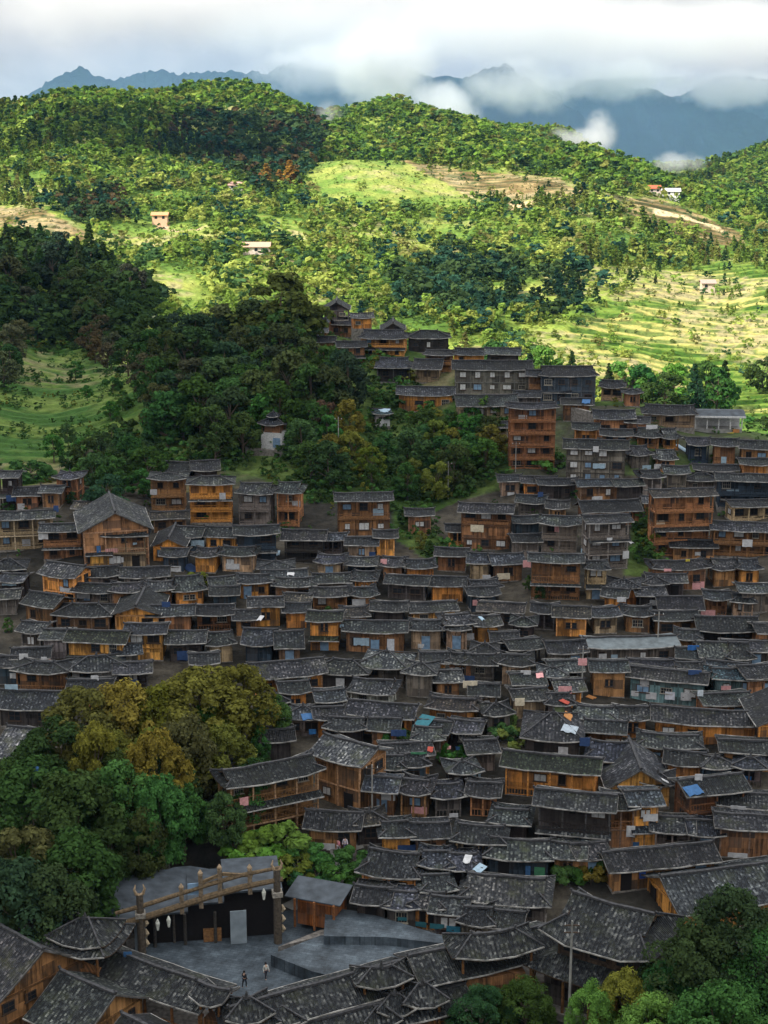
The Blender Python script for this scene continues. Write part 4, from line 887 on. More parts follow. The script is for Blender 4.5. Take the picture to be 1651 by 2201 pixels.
def place(i, row):
    """row: x0 x1 ridge eave base type rot wall roof style label"""
    x0, x1, yr, ye, yb, typ, rot, wall, roof, style = row[:10]
    px = (x0 + x1) / 2; wpx = x1 - x0; a, b, c = ray(px, ye)
    jr = random.Random(i * 7 + 1)
    if abs(rot) < 1 and typ != 'G': rot = jr.uniform(-9, 9) if ye < 1400 else jr.uniform(-17, 14)
    if typ == 'g' and jr.random() < .13: typ = 'x'
    p = ray_ground(px, yb, 95, 450); sl = slant(p); vis = (yb - ye) * sl / F / .95
    ov = .7; H = max(vis + .25, 2.6); q = solve_top(px, ye, H - .25)
    if abs(q.y - p.y) > 60 or q.y > 430: q = Vector((p.x, p.y, p.z + H - .25))
    sl = slant(q); wm = wpx * sl / F; rh = (ye - yr) * sl / F; el = math.atan2(ZC - q.z, q.y)
    nfl = max(1, round(H / 2.5)); fh = H / nfl
    ra = R(rot)
    if 'G' == typ:
        Dp = max(3.2, wm * .84 / max(.6, math.cos(ra))); W = 7.5 if 'L' not in style else 12; k = max(.3, min(.62, rh / (wm / 2) * 1.0)); typ2 = 'g'; hr = rot + 90; ov = wm * .08
        back = W / 2 * .98; off = Vector((math.sin(-ra) * -1 * 0, 0, 0))
        nrm = Vector((math.sin(ra), -math.cos(ra), 0)); ctr = Vector((q.x, q.y, 0)) - nrm * (W / 2)
    else:
        r_ = rh / max(.3, .42 * math.cos(el) + math.sin(el)); Dp = min(10.5, max(3.8, 2 * (r_ * .80 - ov))); hd = Dp / 2 + ov
        k = max(.22, min(.62, (rh * .80 / max(.2, hd) - math.sin(el)) / math.cos(el))) if rh > 0 else .4
        W = max(2.6, (wm - Dp * abs(math.sin(ra)) * .9) / math.cos(ra) - 1.4); typ2 = typ; hr = rot
        nrm = Vector((math.sin(ra), -math.cos(ra), 0)); ctr = Vector((q.x, q.y, 0)) - nrm * (Dp / 2 + ov)
    if typ2 == 'h' and W < Dp * .8: Dp = max(3.0, W * 1.05)
    g = q.z + .1 - H
    root = house(i, W, Dp, nfl, fh, typ2, k, ov, hr, (ctr.x, ctr.y, g), wall, roof, 1000 + i * 17, style, far=q.y > 225)
    root['_px'] = px; root['_py'] = (ye + yr) / 2
    HOUSES.append(dict(o=root, px=px, py=(ye + yr) / 2, wall=wall, roof=roof, nfl=nfl, typ=typ, W=wpx, mark=row[10] if len(row) > 10 else None, y=q.y, base=(ctr.x, ctr.y, g), dims=(W, Dp, H)))
MAT['tin'] = simple('tin_roof', (0.10, 0.12, 0.13), 0.5, 0.3, 1.2, tint=False)

# left right ridge eave base type turn wall roof style (mark, place phrase)
ROWS = [l.split('|') for l in '''
693 753 648 667 685 G 0 d d -|small dark gabled house topping the hilltop cluster|topmost gabled house
753 807 672 686 700 g 8 o p -
650 783 682 702 725 g -4 r n -
650 706 702 716 735 g 0 b v -
817 873 693 712 735 G 0 d d -|dark steep gable behind the orange-walled hilltop house|dark steep hilltop gable
767 877 706 730 765 g -6 o d -|orange-walled hilltop house under a dark swaybacked roof|orange-walled hilltop house
873 970 708 729 757 h 0 d n -
803 953 765 793 822 g -3 d d b
850 980 828 852 885 g 0 o n -|orange house with a wavy eave above the green slope|wavy-eaved orange house
800 847 880 893 912 g 0 w t f|little white shed with a light blue roof on the slope|blue-roofed white shed
967 1120 750 768 785 g 0 d d -
972 1146 772 797 845 g 0 g d wf|long weathered three-storey house at the crest with a row of small windows|long weathered crest house
980 1118 845 875 935 g 0 t n w|tan windowed house standing on pale rubble at the end of the upper row|tan house on pale rubble
1128 1236 795 812 865 g 0 r d b
1158 1288 783 810 868 x 0 k d -
1284 1347 815 835 862 g -10 t d -
1343 1382 838 850 870 h 0 b n -
1091 1203 866 882 1008 g 0 r v b|tall four-storey russet house rising beside the green slope|tall russet house
1276 1368 878 903 940 g 0 b d -
1380 1502 868 893 920 x -6 t n -
1361 1470 914 940 960 g 0 d n b
1350 1460 957 983 1003 g 0 b n -
1209 1353 942 967 1038 g 0 g n wf|grey four-storey house with many pale window panes|grey house of pale panes
1479 1590 942 962 998 g 0 k d b
1588 1690 945 968 995 g -8 b n -
1375 1485 1002 1024 1068 g 0 g n -
1471 1552 1016 1037 1065 h 0 g n -
1540 1690 1018 1038 1092 g 0 k n b
1570 1690 1075 1093 1122 g 0 t n -
1070 1200 1020 1035 1067 g 0 d n -
1103 1225 1067 1090 1115 g -4 d n -
980 1106 1080 1105 1182 g 0 r n -|patched red-brown house on stilts with pale debris below its balcony|patched red-brown house
1249 1388 1071 1102 1120 g 0 r d -|house with a dark, even row roof beside the gully top|even dark row roof
1402 1548 1050 1070 1195 g 0 r b bs|broad four-storey reddish house with curved eaves|broad reddish house
1257 1367 1108 1127 1222 g 0 g n wb|four-storey house hung with white laundry beside the gully|laundry-hung house
1154 1252 1107 1132 1190 g 0 g n b
1528 1690 1120 1145 1198 g 0 b n b
1000 1136 1182 1211 1250 g 0 b n -
1133 1258 1190 1213 1292 g 0 b n bs|three-storey house wrapped in brown galleries|galleried brown house
1254 1314 1210 1228 1290 g 0 t n -
1295 1345 1278 1288 1300 g -14 o n f
1400 1530 1203 1228 1270 x 0 r n -
1529 1640 1196 1225 1262 g 0 g n -
1380 1440 1240 1262 1277 h 0 b n -
1367 1437 1265 1285 1300 g 0 d n -
1415 1515 1277 1312 1326 g 0 d d -
1512 1630 1276 1295 1316 g 0 k n b
1590 1690 1253 1278 1317 g 0 g n -
1268 1408 1313 1335 1362 g 0 b n -
1404 1510 1315 1338 1366 g 4 b n -
1500 1635 1320 1361 1376 g 0 d n -|wide grey roof with hardly any wall showing above a second wide roof|wide low grey roof
1185 1272 1300 1330 1372 g 0 o b -|orange plank house with blue strip and stacked shelves|orange plank house
1261 1465 1366 1397 1413 g 0 g t ft|very long low hall with a teal sheet roof|long teal-roofed hall
1507 1628 1372 1416 1428 g 0 g n f
1628 1700 1340 1366 1402 g 0 b n -
1175 1270 1373 1408 1420 g 6 g n -
1268 1355 1418 1449 1502 g 0 b n -
1350 1525 1418 1447 1458 g 0 d n -
1342 1522 1450 1468 1516 g 0 e n fw|teal-sheeted workshop hung with pale sheets|teal-sheeted workshop
1531 1690 1450 1466 1502 g 0 e t fw|glazed green-blue building at the picture border|glazed green-blue building
1597 1700 1425 1460 1470 g 0 b n -
1401 1632 1520 1562 1606 g -9 o n f|large orange-walled hall with a broad pale grey roof|large orange-walled hall
1625 1760 1530 1560 1608 G 0 o n -
1111 1262 1520 1596 1612 h -8 d n -|big dark hipped roof sagging in the middle of the village|big dark hipped roof
1225 1400 1510 1546 1562 g -6 d d -
1248 1366 1587 1640 1652 g -12 d v -
1368 1515 1577 1614 1652 x -8 b n -|house with little hanging lamps under its gable|lamp-hung gabled house
1548 1690 1598 1625 1647 g -6 b n -
1070 1292 1617 1662 1722 g 0 o m b|long orange-brown house with a mossy green tiled roof|mossy-roofed long house
1301 1447 1645 1692 1712 G 0 y n -|golden plank gable facing the square|golden plank gable
1141 1326 1697 1744 1832 g 0 d n bs|dark triple-gallery house with a broad grey roof|dark triple-gallery house
1300 1415 1703 1742 1828 g 0 o n -
1040 1146 1737 1777 1792 g 0 d n -
1380 1447 1680 1697 1742 h -10 d n -
1470 1626 1664 1710 1782 g 14 b n -|house with a blue sheet edging its slanting roof|blue-edged slanting house
1541 1690 1712 1742 1776 g -10 k n -
1538 1690 1768 1790 1850 g -8 b n -
1395 1498 1752 1796 1818 g -8 g l -
1305 1560 1815 1868 1895 g 12 b n -|long low house with a slanting speckled roof above the temple|long slanting low house
1035 1192 1798 1853 1892 x -8 k l -|pale hip-and-gable roofed house by the dark shrubs|pale hip-and-gable house
1443 1800 1850 1950 1990 g 16 o n L|huge patched roof sweeping to the picture border|huge patched roof
975 1187 1875 1948 1990 x -10 g p -|hip-and-gable house with the chalkiest pale roof|chalky pale-roofed house
500 652 1030 1060 1132 g 0 o d b
333 477 985 1013 1035 g 0 d n -
315 402 1020 1035 1100 h 0 b l b
398 506 1022 1045 1124 h 0 o l b|balconied house with honey-coloured base among the ridge-end houses|balconied honey-based house
110 173 1015 1033 1078 h 0 r v -|red two-tiered pavilion tower beside the fields|red pavilion tower
25 88 1045 1068 1096 g 0 r n -
85 128 1050 1062 1092 g 0 r n -
-10 38 1012 1030 1096 g 0 d n -
-20 118 1098 1120 1182 g 0 t n w|long tan house of three storeys at the picture border|long tan border house
43 87 1122 1133 1162 g 0 t l f
172 326 1100 1142 1216 G 14 r l L|big reddish gable looking down the slope|big reddish gable
82 182 1130 1146 1202 g 6 b n -
217 319 1138 1157 1222 x 0 t n w|tan house with a row of blue-white windows under a small gable|blue-white windowed tan house
196 230 1190 1197 1224 g 0 y n f
370 512 1127 1155 1177 g 0 k n -
325 402 1158 1176 1194 G 0 o d -
340 402 1190 1200 1226 g 0 k n -
407 552 1175 1200 1232 g 0 d n -
500 604 1127 1153 1212 g 0 k n b
600 702 1135 1163 1212 g 0 d n b
683 815 1150 1171 1192 g -3 d n -
718 848 1058 1080 1152 g 0 b n w|brown house with tall white windows at the foot of the green slope|white-windowed brown house
810 848 1152 1160 1197 g 0 o n f
670 812 1195 1218 1232 g 0 k n -
550 637 1207 1228 1240 h 4 g l -
813 942 1197 1222 1237 g 0 b n -
505 682 1240 1263 1287 g 5 b n -
670 812 1232 1258 1268 g -2 d n -
820 924 1235 1260 1292 g 0 d n -
918 1005 1237 1263 1292 g -3 o n -
663 820 1268 1288 1314 g 0 r n -
1003 1087 1248 1270 1284 g 0 d n -
1003 1082 1272 1285 1300 g 0 k n -
530 612 1287 1308 1352 g 4 o l -
606 667 1300 1320 1352 g 0 o d -
877 992 1295 1318 1347 g 8 y n -|honey-coloured house with a small triangular side gable|honey-coloured side-gabled house
793 878 1300 1318 1330 g 0 d n -
655 737 1312 1340 1402 g -3 o m -|orange two-storey house whose roof is tufted with green|tufted-roof orange house
733 878 1330 1363 1408 g -3 b n -|wide brown house with one tall white door|white-doored brown house
950 1077 1315 1343 1390 g 5 o n -
873 1012 1340 1365 1402 g 0 t n -
515 657 1350 1396 1414 g 4 k d -
1056 1117 1362 1385 1400 g 0 d n -
536 712 1413 1458 1500 g 14 o n -|long roof running diagonally above the clump of old trees|diagonal long roof
662 797 1412 1452 1480 h -10 d l -
757 882 1393 1440 1460 h -14 g l -
857 942 1428 1455 1502 h -8 g l -
908 1022 1400 1426 1450 g 0 b n -
985 1152 1408 1432 1474 g -4 t n w
735 852 1455 1495 1524 g -12 w n -|whitewashed house below a brown-grey slanting roof|whitewashed house
675 752 1490 1514 1536 g 10 b v -
733 895 1505 1546 1574 g -12 o n f
907 1032 1500 1532 1568 x -10 o b -
1040 1112 1507 1545 1560 h 8 g n -
608 662 1478 1495 1538 g 10 o n -
690 862 1560 1577 1590 g -4 d d -
636 800 1580 1640 1738 g -34 b l -|tall gabled house with a bright speckled roof turned to one side|tall turned gabled house
480 712 1632 1682 1806 x 26 b n bs|great tiered timber house with light skirting eaves|great tiered timber house
475 562 1622 1678 1700 g 24 d d -
648 778 1738 1788 1832 g -6 b n -|low house with an even tiled roof beside the tiered house|low even-tiled house
778 925 1675 1713 1772 g -4 g n b
924 1074 1680 1717 1762 g 0 b n b
810 925 1638 1653 1677 g 0 k n -
820 972 1767 1808 1842 g 6 o n -
962 1092 1770 1818 1868 g -10 t n b
753 912 1822 1890 1932 x -14 o n f|square plank house with a shaggy roof beside the stone path|square shaggy-roofed house
910 1032 1842 1870 1900 g -6 d n -
748 842 1925 1950 1968 g -10 d n -
835 948 1935 1960 1978 g -6 d n -
922 1002 1948 1972 1990 g -10 d n -
985 1104 1970 2000 2016 g -8 d n -
20 147 1423 1452 1492 h -4 b n -|brown plank house with a dark roof above the clump of trees|brown plank house above the clump
143 277 1405 1446 1472 h 0 w l -|hip-roofed house with pale lower walls above the clump of trees|pale-walled hip-roofed house
-15 127 1478 1528 1552 g -4 d d -
-40 57 1550 1632 1650 g 0 g l -
-10 32 1425 1438 1462 g 0 k n -
-30 57 1198 1228 1246 h 0 d d -
65 174 1206 1242 1302 g -22 o l -|orange-gabled house with a bird-like ornament on its ridge|ornamented orange gable house
-10 52 1240 1256 1278 g -6 d v -
163 367 1220 1248 1268 g 0 b n -
148 247 1260 1278 1302 g 0 g n b
230 377 1260 1277 1292 g 0 b n -
363 517 1233 1275 1306 g 6 o l -
28 127 1270 1305 1348 g -24 b n -
108 242 1293 1328 1358 h 0 r n -
241 347 1302 1323 1350 G 0 y n -|small bright honey-coloured gable among dark roofs|bright honey gable
312 419 1298 1327 1358 g 4 b n -
413 505 1298 1326 1358 g 4 r n -
-10 34 1278 1291 1322 g 0 g p -
28 95 1335 1364 1402 g -10 g p -
132 272 1352 1385 1442 g 0 y m -|house with a very straight mossy dark roof above honey-coloured walls|straight mossy-roofed house
263 357 1346 1367 1422 g 0 y v -|two-storey honey-coloured house with open bays|open-bayed honey house
249 299 1397 1411 1422 g 12 g v -
353 515 1356 1391 1428 g 6 d n -
94 132 1368 1379 1420 g 0 w l -
448 517 1272 1284 1300 g 4 k n -
556 640 1580 1600 1622 g 8 d n -
1150 1225 1440 1462 1480 h 0 b l -
1195 1262 1470 1490 1505 g 0 o l -
1100 1180 1455 1476 1492 g 0 g l b
1010 1070 1480 1500 1515 g 0 t n -
880 960 1580 1596 1612 g -4 g l -
1010 1072 1608 1624 1650 g 0 g n -
1095 1152 1330 1352 1366 h 0 d n -
1090 1180 1378 1400 1414 g 0 d n -
1180 1262 1430 1448 1462 g 6 d l -
1420 1520 1612 1650 1672 g -14 o n -
1440 1545 1160 1180 1204 g 0 r n -
1140 1200 1300 1322 1336 g 0 d d -
1556 1660 1388 1404 1420 g 0 d n -
240 330 1432 1452 1470 g 8 d n -
410 470 1415 1432 1450 g 8 g n -
500 560 1320 1336 1352 g 0 b n -
560 665 1235 1248 1262 g 0 d n -
1390 1480 1240 1256 1275 g 0 d n -
1155 1250 1030 1046 1062 g 0 d n -
1490 1590 1000 1016 1034 g 0 g n -
655 722 722 737 765 g 0 r n -
722 792 732 748 782 g 0 b d -
905 978 752 766 800 g 0 b d b
1205 1275 855 872 905 g 0 b d -
1228 1292 908 926 962 g 0 o n -
1288 1362 922 940 985 g 0 b d b
1040 1098 905 922 962 g 0 t n -
1340 1400 895 912 945 g 0 r n -
1100 1165 840 856 880 g 0 g n -
1590 1660 985 1003 1035 g 0 o n b
1380 1440 1068 1085 1115 g 0 o n -
958 1010 1130 1146 1178 g 0 o n b
870 935 1095 1112 1150 g 0 r n -
1395 1500 1095 1112 1130 g 0 d n -
'''.strip().split('\n')]
DATA = []
for r_ in ROWS:
    t = r_[0].split(); x = [float(v) for v in t[:5]] + [t[5], float(t[6]), t[7], t[8], t[9]]
    if len(r_) > 1: x.append((r_[1], r_[2]))
    DATA.append(x)
D2_ = []; sr_ = random.Random(404)
for row in DATA:                                                    # long rows are several houses built against each other
    if row[1] - row[0] > 108 and row[5] == 'g' and len(row) == 10 and abs(row[6]) < 9 and row[0] > -5 and row[1] < 1660:
        c_ = row[0] + (row[1] - row[0]) * sr_.uniform(.40, .62)
        for x0, x1 in ((row[0], c_ + 3), (c_ - 3, row[1])):
            r2 = list(row); r2[0], r2[1] = x0, x1; d_ = sr_.uniform(-7, 7); r2[2] += d_; r2[3] += d_; r2[4] += d_ * .4; r2[6] = row[6] + sr_.uniform(-9, 9)
            r2[7] = sr_.choice([row[7], row[7], 'o', 'b', 't', 'g']); r2[8] = sr_.choice([row[8], 'n', 'd', 'l', 'v']); r2[5] = sr_.choice('ggx'); D2_.append(r2)
    else: D2_.append(row)
DATA = D2_
for i, row in enumerate(DATA): place(i, row)
print('houses', len(HOUSES))

# ---------------------------------------------------------------- the square, its gate, corridors and pavilions
def prism(name, poly, z, zb, m, label=None, cat=None, kind=None, parent=None):
    top = [at_z(a, b_, z) for a, b_ in poly]; area = sum(top[i].x * top[(i + 1) % len(top)].y - top[(i + 1) % len(top)].x * top[i].y for i in range(len(top)))
    if area < 0: top = top[::-1]
    q = MB(); q.face(top); q.face([Vector((p.x, p.y, zb)) for p in top[::-1]])
    for i in range(len(top)):
        p, r_ = top[i], top[(i + 1) % len(top)]; q.face([Vector((p.x, p.y, zb)), Vector((r_.x, r_.y, zb)), r_, p])
    o = q.build(name, m, parent); tag(o, label, cat, kind=kind); return o
prism('square_paving', [(200,2040),(330,1985),(640,1955),(760,2005),(780,2110),(520,2215),(430,2180),(190,2090)], .35, -2, MAT['flag'], kind='structure')
prism('raised_stage', [(582,2052),(690,2010),(830,2013),(962,2028),(950,2048),(722,2100),(672,2088)], 1.6, -2, MAT['flag'], 'dark raised stone stage jutting into the square with a tall shadowed edge', 'stage')
prism('stone_terrace', [(700,1948),(790,1962),(968,2016),(964,2029),(830,2014),(696,2012)], 2.5, -2, MAT['flag'], 'grey flagstone terrace one step above the raised stage', 'terrace')
prism('stone_step', [(598,2035),(690,1998),(770,1996),(700,2018),(690,2012)], 1.0, -2, MAT['stone'], 'reddish brown earth ledge between the screen hut and the raised stage', 'ledge')

def ridge_house(a, b_, z, Dp, nfl, k, wall, roof, seed, style, label, phrase=None, typ='g', ext=0.0):
    p, q = at_z(a[0], a[1], z), at_z(b_[0], b_[1], z); d = q - p; W = d.length - 1.2 + ext; c = (p + q) / 2; rot = math.degrees(math.atan2(d.y, d.x))
    if math.cos(R(rot)) < 0: rot += 180
    rise = k * (Dp / 2 + .8) - .8 * k * .8; H = z - rise; g = gz(c.x, c.y); fh = 2.5; n = max(1, nfl); g0 = z - rise - n * fh
    r_ = house(len(HOUSES), W, Dp, n, fh, typ, k, .8, rot, (c.x, c.y, g0), wall, roof, seed, style)
    px, py = (a[0] + b_[0]) / 2, (a[1] + b_[1]) / 2
    HOUSES.append(dict(o=r_, px=px, py=py, wall=wall, roof=roof, nfl=n, typ=typ, W=abs(a[0] - b_[0]), mark=(label, phrase) if label else None, y=c.y, base=(c.x, c.y, g0), dims=(W, Dp, n * fh)))
    return r_
ridge_house((-70, 1955), (92, 2046), 8.0, 9.5, 2, .62, 'b', 'l', 61, 'f', 'big steep-gabled house cut by the picture border below the dark trees', 'steep-gabled border house')
ridge_house((132, 2092), (246, 2143), 5.6, 7.5, 1, .55, 'b', 'l', 62, 'f', 'low gabled house with a speckled roof in front of the covered corridor', 'speckled gabled house by the corridor')
ridge_house((265, 2185), (345, 2225), 4.6, 5, 1, .5, 'b', 'n', 63, 'f', 'small gabled roof at the bottom edge below the covered corridor')

def corridor(a, b_, z, wid, label, seed, open_front=True):
    p, q = at_z(a[0], a[1], z), at_z(b_[0], b_[1], z); d = q - p; L = d.length; c = (p + q) / 2; rot = math.atan2(d.y, d.x); rng = random.Random(seed)
    root = empty('covered_corridor', (c.x, c.y, 0), rot); tag(root, label, 'covered corridor', 'roofed corridors round the square')
    zt = z - .45 * (wid / 2 + .7) + .25; roof_parts('g', L - .8, wid, zt, .45, .7, rng, root, (1.25, 1.25, 1.2), ovx=.4)
    n = max(3, int(L / 3)); m = MB(); m.box(-L / 2, L / 2, -wid / 2, wid / 2, -3, .5); m.build('floor_deck', MAT['stone'], root)
    for j in range(n + 1):
        x = -L / 2 + .5 + (L - 1) * j / n
        for y in (-wid / 2, wid / 2): t_ = MB(); t_.tube([(x, y, .5), (x, y, zt)], [.15, .13], 7); t_.build('post', MAT['beam'], root, color=(.20, .09, .035))
    for y in (-wid / 2, wid / 2):
        t_ = MB(); t_.box(-L / 2, L / 2, y - .05, y + .05, zt - .5, zt - .26); t_.build('lintel', MAT['beam'], root, color=(.14, .06, .03))
        t_ = MB(); t_.box(-L / 2 + .2, L / 2 - .2, y - .04, y + .04, 1.25, 1.33)
        for j in range(int(L / .45)): x = -L / 2 + .3 + j * .45; t_.box(x - .03, x + .03, y - .03, y + .03, .5, 1.26)
        t_.build('railing', MAT['beam'], root, color=(.26, .11, .035))
    return root
corridor((165, 2022), (468, 2128), 4.6, 4.2, 'speckled corridor roof running down from the pagoda to the bottom gable', 1)
corridor((492, 2170), (872, 2065), 4.8, 4.4, 'long corridor roof rising in front of the raised stage', 2)
corridor((876, 2062), (1190, 1990), 5.4, 5.0, 'upper stretch of corridor roof leading up to the temple', 3)

def pavilion(px, py, z, wpx, tiers, label, seed, rot=-12, ratio=.85, typ='h', z0=0.3, k=.62, base=None, wall='b', name='pavilion'):
    p = at_z(px, py, z); sl = slant(p); W = wpx * sl / F * .78; rng = random.Random(seed); Dp = W * ratio
    root = empty(name, (p.x, p.y, 0), R(rot)); tag(root, label, 'pavilion', 'small tile-roofed pavilions')
    zt = z - k * (Dp / 2 + .7); rc = (1.2, 1.2, 1.15)
    roof_parts(typ, W, Dp, zt, k, .7, rng, root, rc, ovx=.7, lift=.55)
    if tiers > 1: roof_parts('h', W * 1.35, Dp * 1.35, zt - .75, .5, .6, rng, root, rc, ovx=.6, lift=.5, name='lower_roof')
    m = MB(); m.box(-W / 2 - .3, W / 2 + .3, -Dp / 2 - .3, Dp / 2 + .3, -3.0, z0); m.build('plinth', MAT['concrete'] if base else MAT['stone'], root)
    for sx in (-1, 1):
        for sy in (-1, 1): t_ = MB(); t_.tube([(sx * W * .46, sy * Dp * .46, z0), (sx * W * .46, sy * Dp * .46, zt + .1)], [.14, .12], 7); t_.build('post', MAT['beam'], root, color=(.17, .08, .03))
    t_ = MB(); t_.box(-W * .40, W * .40, -Dp * .38, Dp * .40, z0, z0 + (zt - z0) * .55); t_.build('walls', MAT['wood'], root, color=WALL[wall])
    return root
pavilion(183, 1972, 8.6, 122, 2, 'two-tiered pagoda pavilion with a pointed finial beside the gate', 11, rot=-18, k=.6)
pavilion(115, 1960, 7.6, 84, 1, 'grey hipped pavilion half hidden behind the pagoda', 12, rot=-18)
pavilion(460, 2118, 6.0, 60, 1, 'small gabled porch where the two corridor roofs meet', 13, typ='g', rot=-25)
pavilion(820, 2076, 6.0, 112, 1, 'long raised roof lantern standing up from the corridor', 14, ratio=.5, rot=14)
pavilion(1060, 2002, 7.4, 205, 1, 'broad raised roof over the corridor beside the temple', 15, ratio=.42, rot=14)
pavilion(908, 2112, 4.8, 84, 1, 'upper of the three stepped little roofs below the corridor', 16, rot=10)
pavilion(848, 2134, 4.2, 70, 1, 'middle of the three stepped little roofs below the corridor', 17, rot=10)
pavilion(818, 2162, 3.6, 62, 1, 'lowest of the three stepped little roofs below the corridor', 18, rot=10)
pavilion(530, 2142, 5.6, 90, 2, 'double-eaved corner roof at the bottom of the square', 19, rot=15)
pavilion(590, 2165, 4.4, 110, 1, 'low wide pavilion roof at the bottom edge under the double-eaved corner', 20, ratio=.6, rot=14)
corridor((600, 2215), (1000, 2118), 3.2, 3.4, 'lowest corridor roof below the three stepped little roofs', 4)

# two-tiered temple
def temple():
    p = at_z(1318, 1934, 10.4); rng = random.Random(9); root = empty('temple', (p.x, p.y, 0), R(-31)); tag(root, 'two-tiered temple with sweeping grey tiled hip-and-gable roof above the yellow-green trees', 'temple')
    W, Dp = 8.6, 6.6; zt = 7.6; rc = (1.3, 1.3, 1.25)
    zf, hw, hd, zr, vm = roof_parts('x', W, Dp, zt, .62, 1.2, rng, root, rc, ovx=1.1, lift=.75)
    g = MB()
    for sx in (-1, 1):
        X = sx * (hw(.5) + .02); pts = [(X, -.5 * hd + .05, zf(.5, 1) - .12), (X, 0, zr - .1), (X, .5 * hd - .05, zf(.5, 1) - .12)]; g.face(pts if sx > 0 else pts[::-1]); g.face([(x - sx * .1, y, z) for x, y, z in (pts[::-1] if sx > 0 else pts)])
    g.build('gable', MAT['wood'], root, color=WALL['b'])
    m = MB(); m.box(-W / 2 + .3, W / 2 - .3, -Dp / 2 + .3, Dp / 2 - .3, 3.0, zt); m.build('upper_walls', MAT['wood'], root, color=(.07, .045, .03))
    m = MB(); m.box(-W / 2 - .6, W / 2 + .6, -Dp / 2 - .6, Dp / 2 + .6, .5, 4.1); m.build('lower_walls', MAT['wood'], root, color=(.06, .05, .045))
    m = MB(); m.box(-W / 2 - 1.8, W / 2 + 1.8, -Dp / 2 - 1.8, Dp / 2 + 1.8, -3, .5); m.build('plinth', MAT['stone'], root)
    # ring roof
    m = MB(); o0, o1 = .0, 2.1
    for (ex, nx, L, dist) in (((1, 0), (0, -1), W, Dp / 2), ((0, 1), (1, 0), Dp, W / 2), ((0, -1), (-1, 0), Dp, W / 2), ((-1, 0), (0, 1), W, Dp / 2)):
        P, UV = [], []
        for i in range(9):
            u = -1 + 2 * i / 8; row, uv = [], []
            for v in (0, .5, 1):
                l = (L / 2 - .2 + (o1 + .2) * v) * u; o = dist - .2 + (o1 + .2) * v; row.append((ex[0] * l + nx[0] * o, ex[1] * l + nx[1] * o, 5.3 - 1.15 * v + .45 * abs(u) ** 3 * v)); uv.append((l, v * 2.5))
            P.append(row); UV.append(uv)
        m.sheet(P, UV, .14, 0, 1)
    lr = m.build('lower_roof', [MAT['roof'], MAT['under']], root, color=rc)
    n = 4
    for sx in (-1, 1):
        for sy in (-1, 1):
            t_ = MB(); t_.tube([(sx * (W / 2 + 1.5), sy * (Dp / 2 + 1.5), .5), (sx * (W / 2 + 1.5), sy * (Dp / 2 + 1.5), 4.3)], [.17, .15], 8); t_.build('column', MAT['beam'], root, color=(.16, .08, .03))
    for x in (-2.6, 0, 2.6):
        t_ = MB(); t_.tube([(x, -Dp / 2 - 1.5, .5), (x, -Dp / 2 - 1.5, 4.2)], [.16, .14], 8); t_.build('column', MAT['beam'], root, color=(.16, .08, .03))
        me, pane = window_mesh(0); w_ = link('window', me, root, loc=(x, -Dp / 2 + .24, 6.4), scale=(1.6, 1, 1.3)); link('pane', pane, w_)
    for y in (-2, 0, 2):
        me, pane = window_mesh(0); w_ = link('window', me, root, loc=(W / 2 - .24, y, 6.4), rz=R(90), scale=(1.4, 1, 1.3)); link('pane', pane, w_)
    HOUSES.append(dict(o=root, px=1325, py=1985, wall='b', roof='l', nfl=2, typ='x', W=250, mark=(root['label'], 'two-tiered temple'), y=p.y, base=(p.x, p.y, 0), dims=(W, Dp, 8), keep=1))
temple()

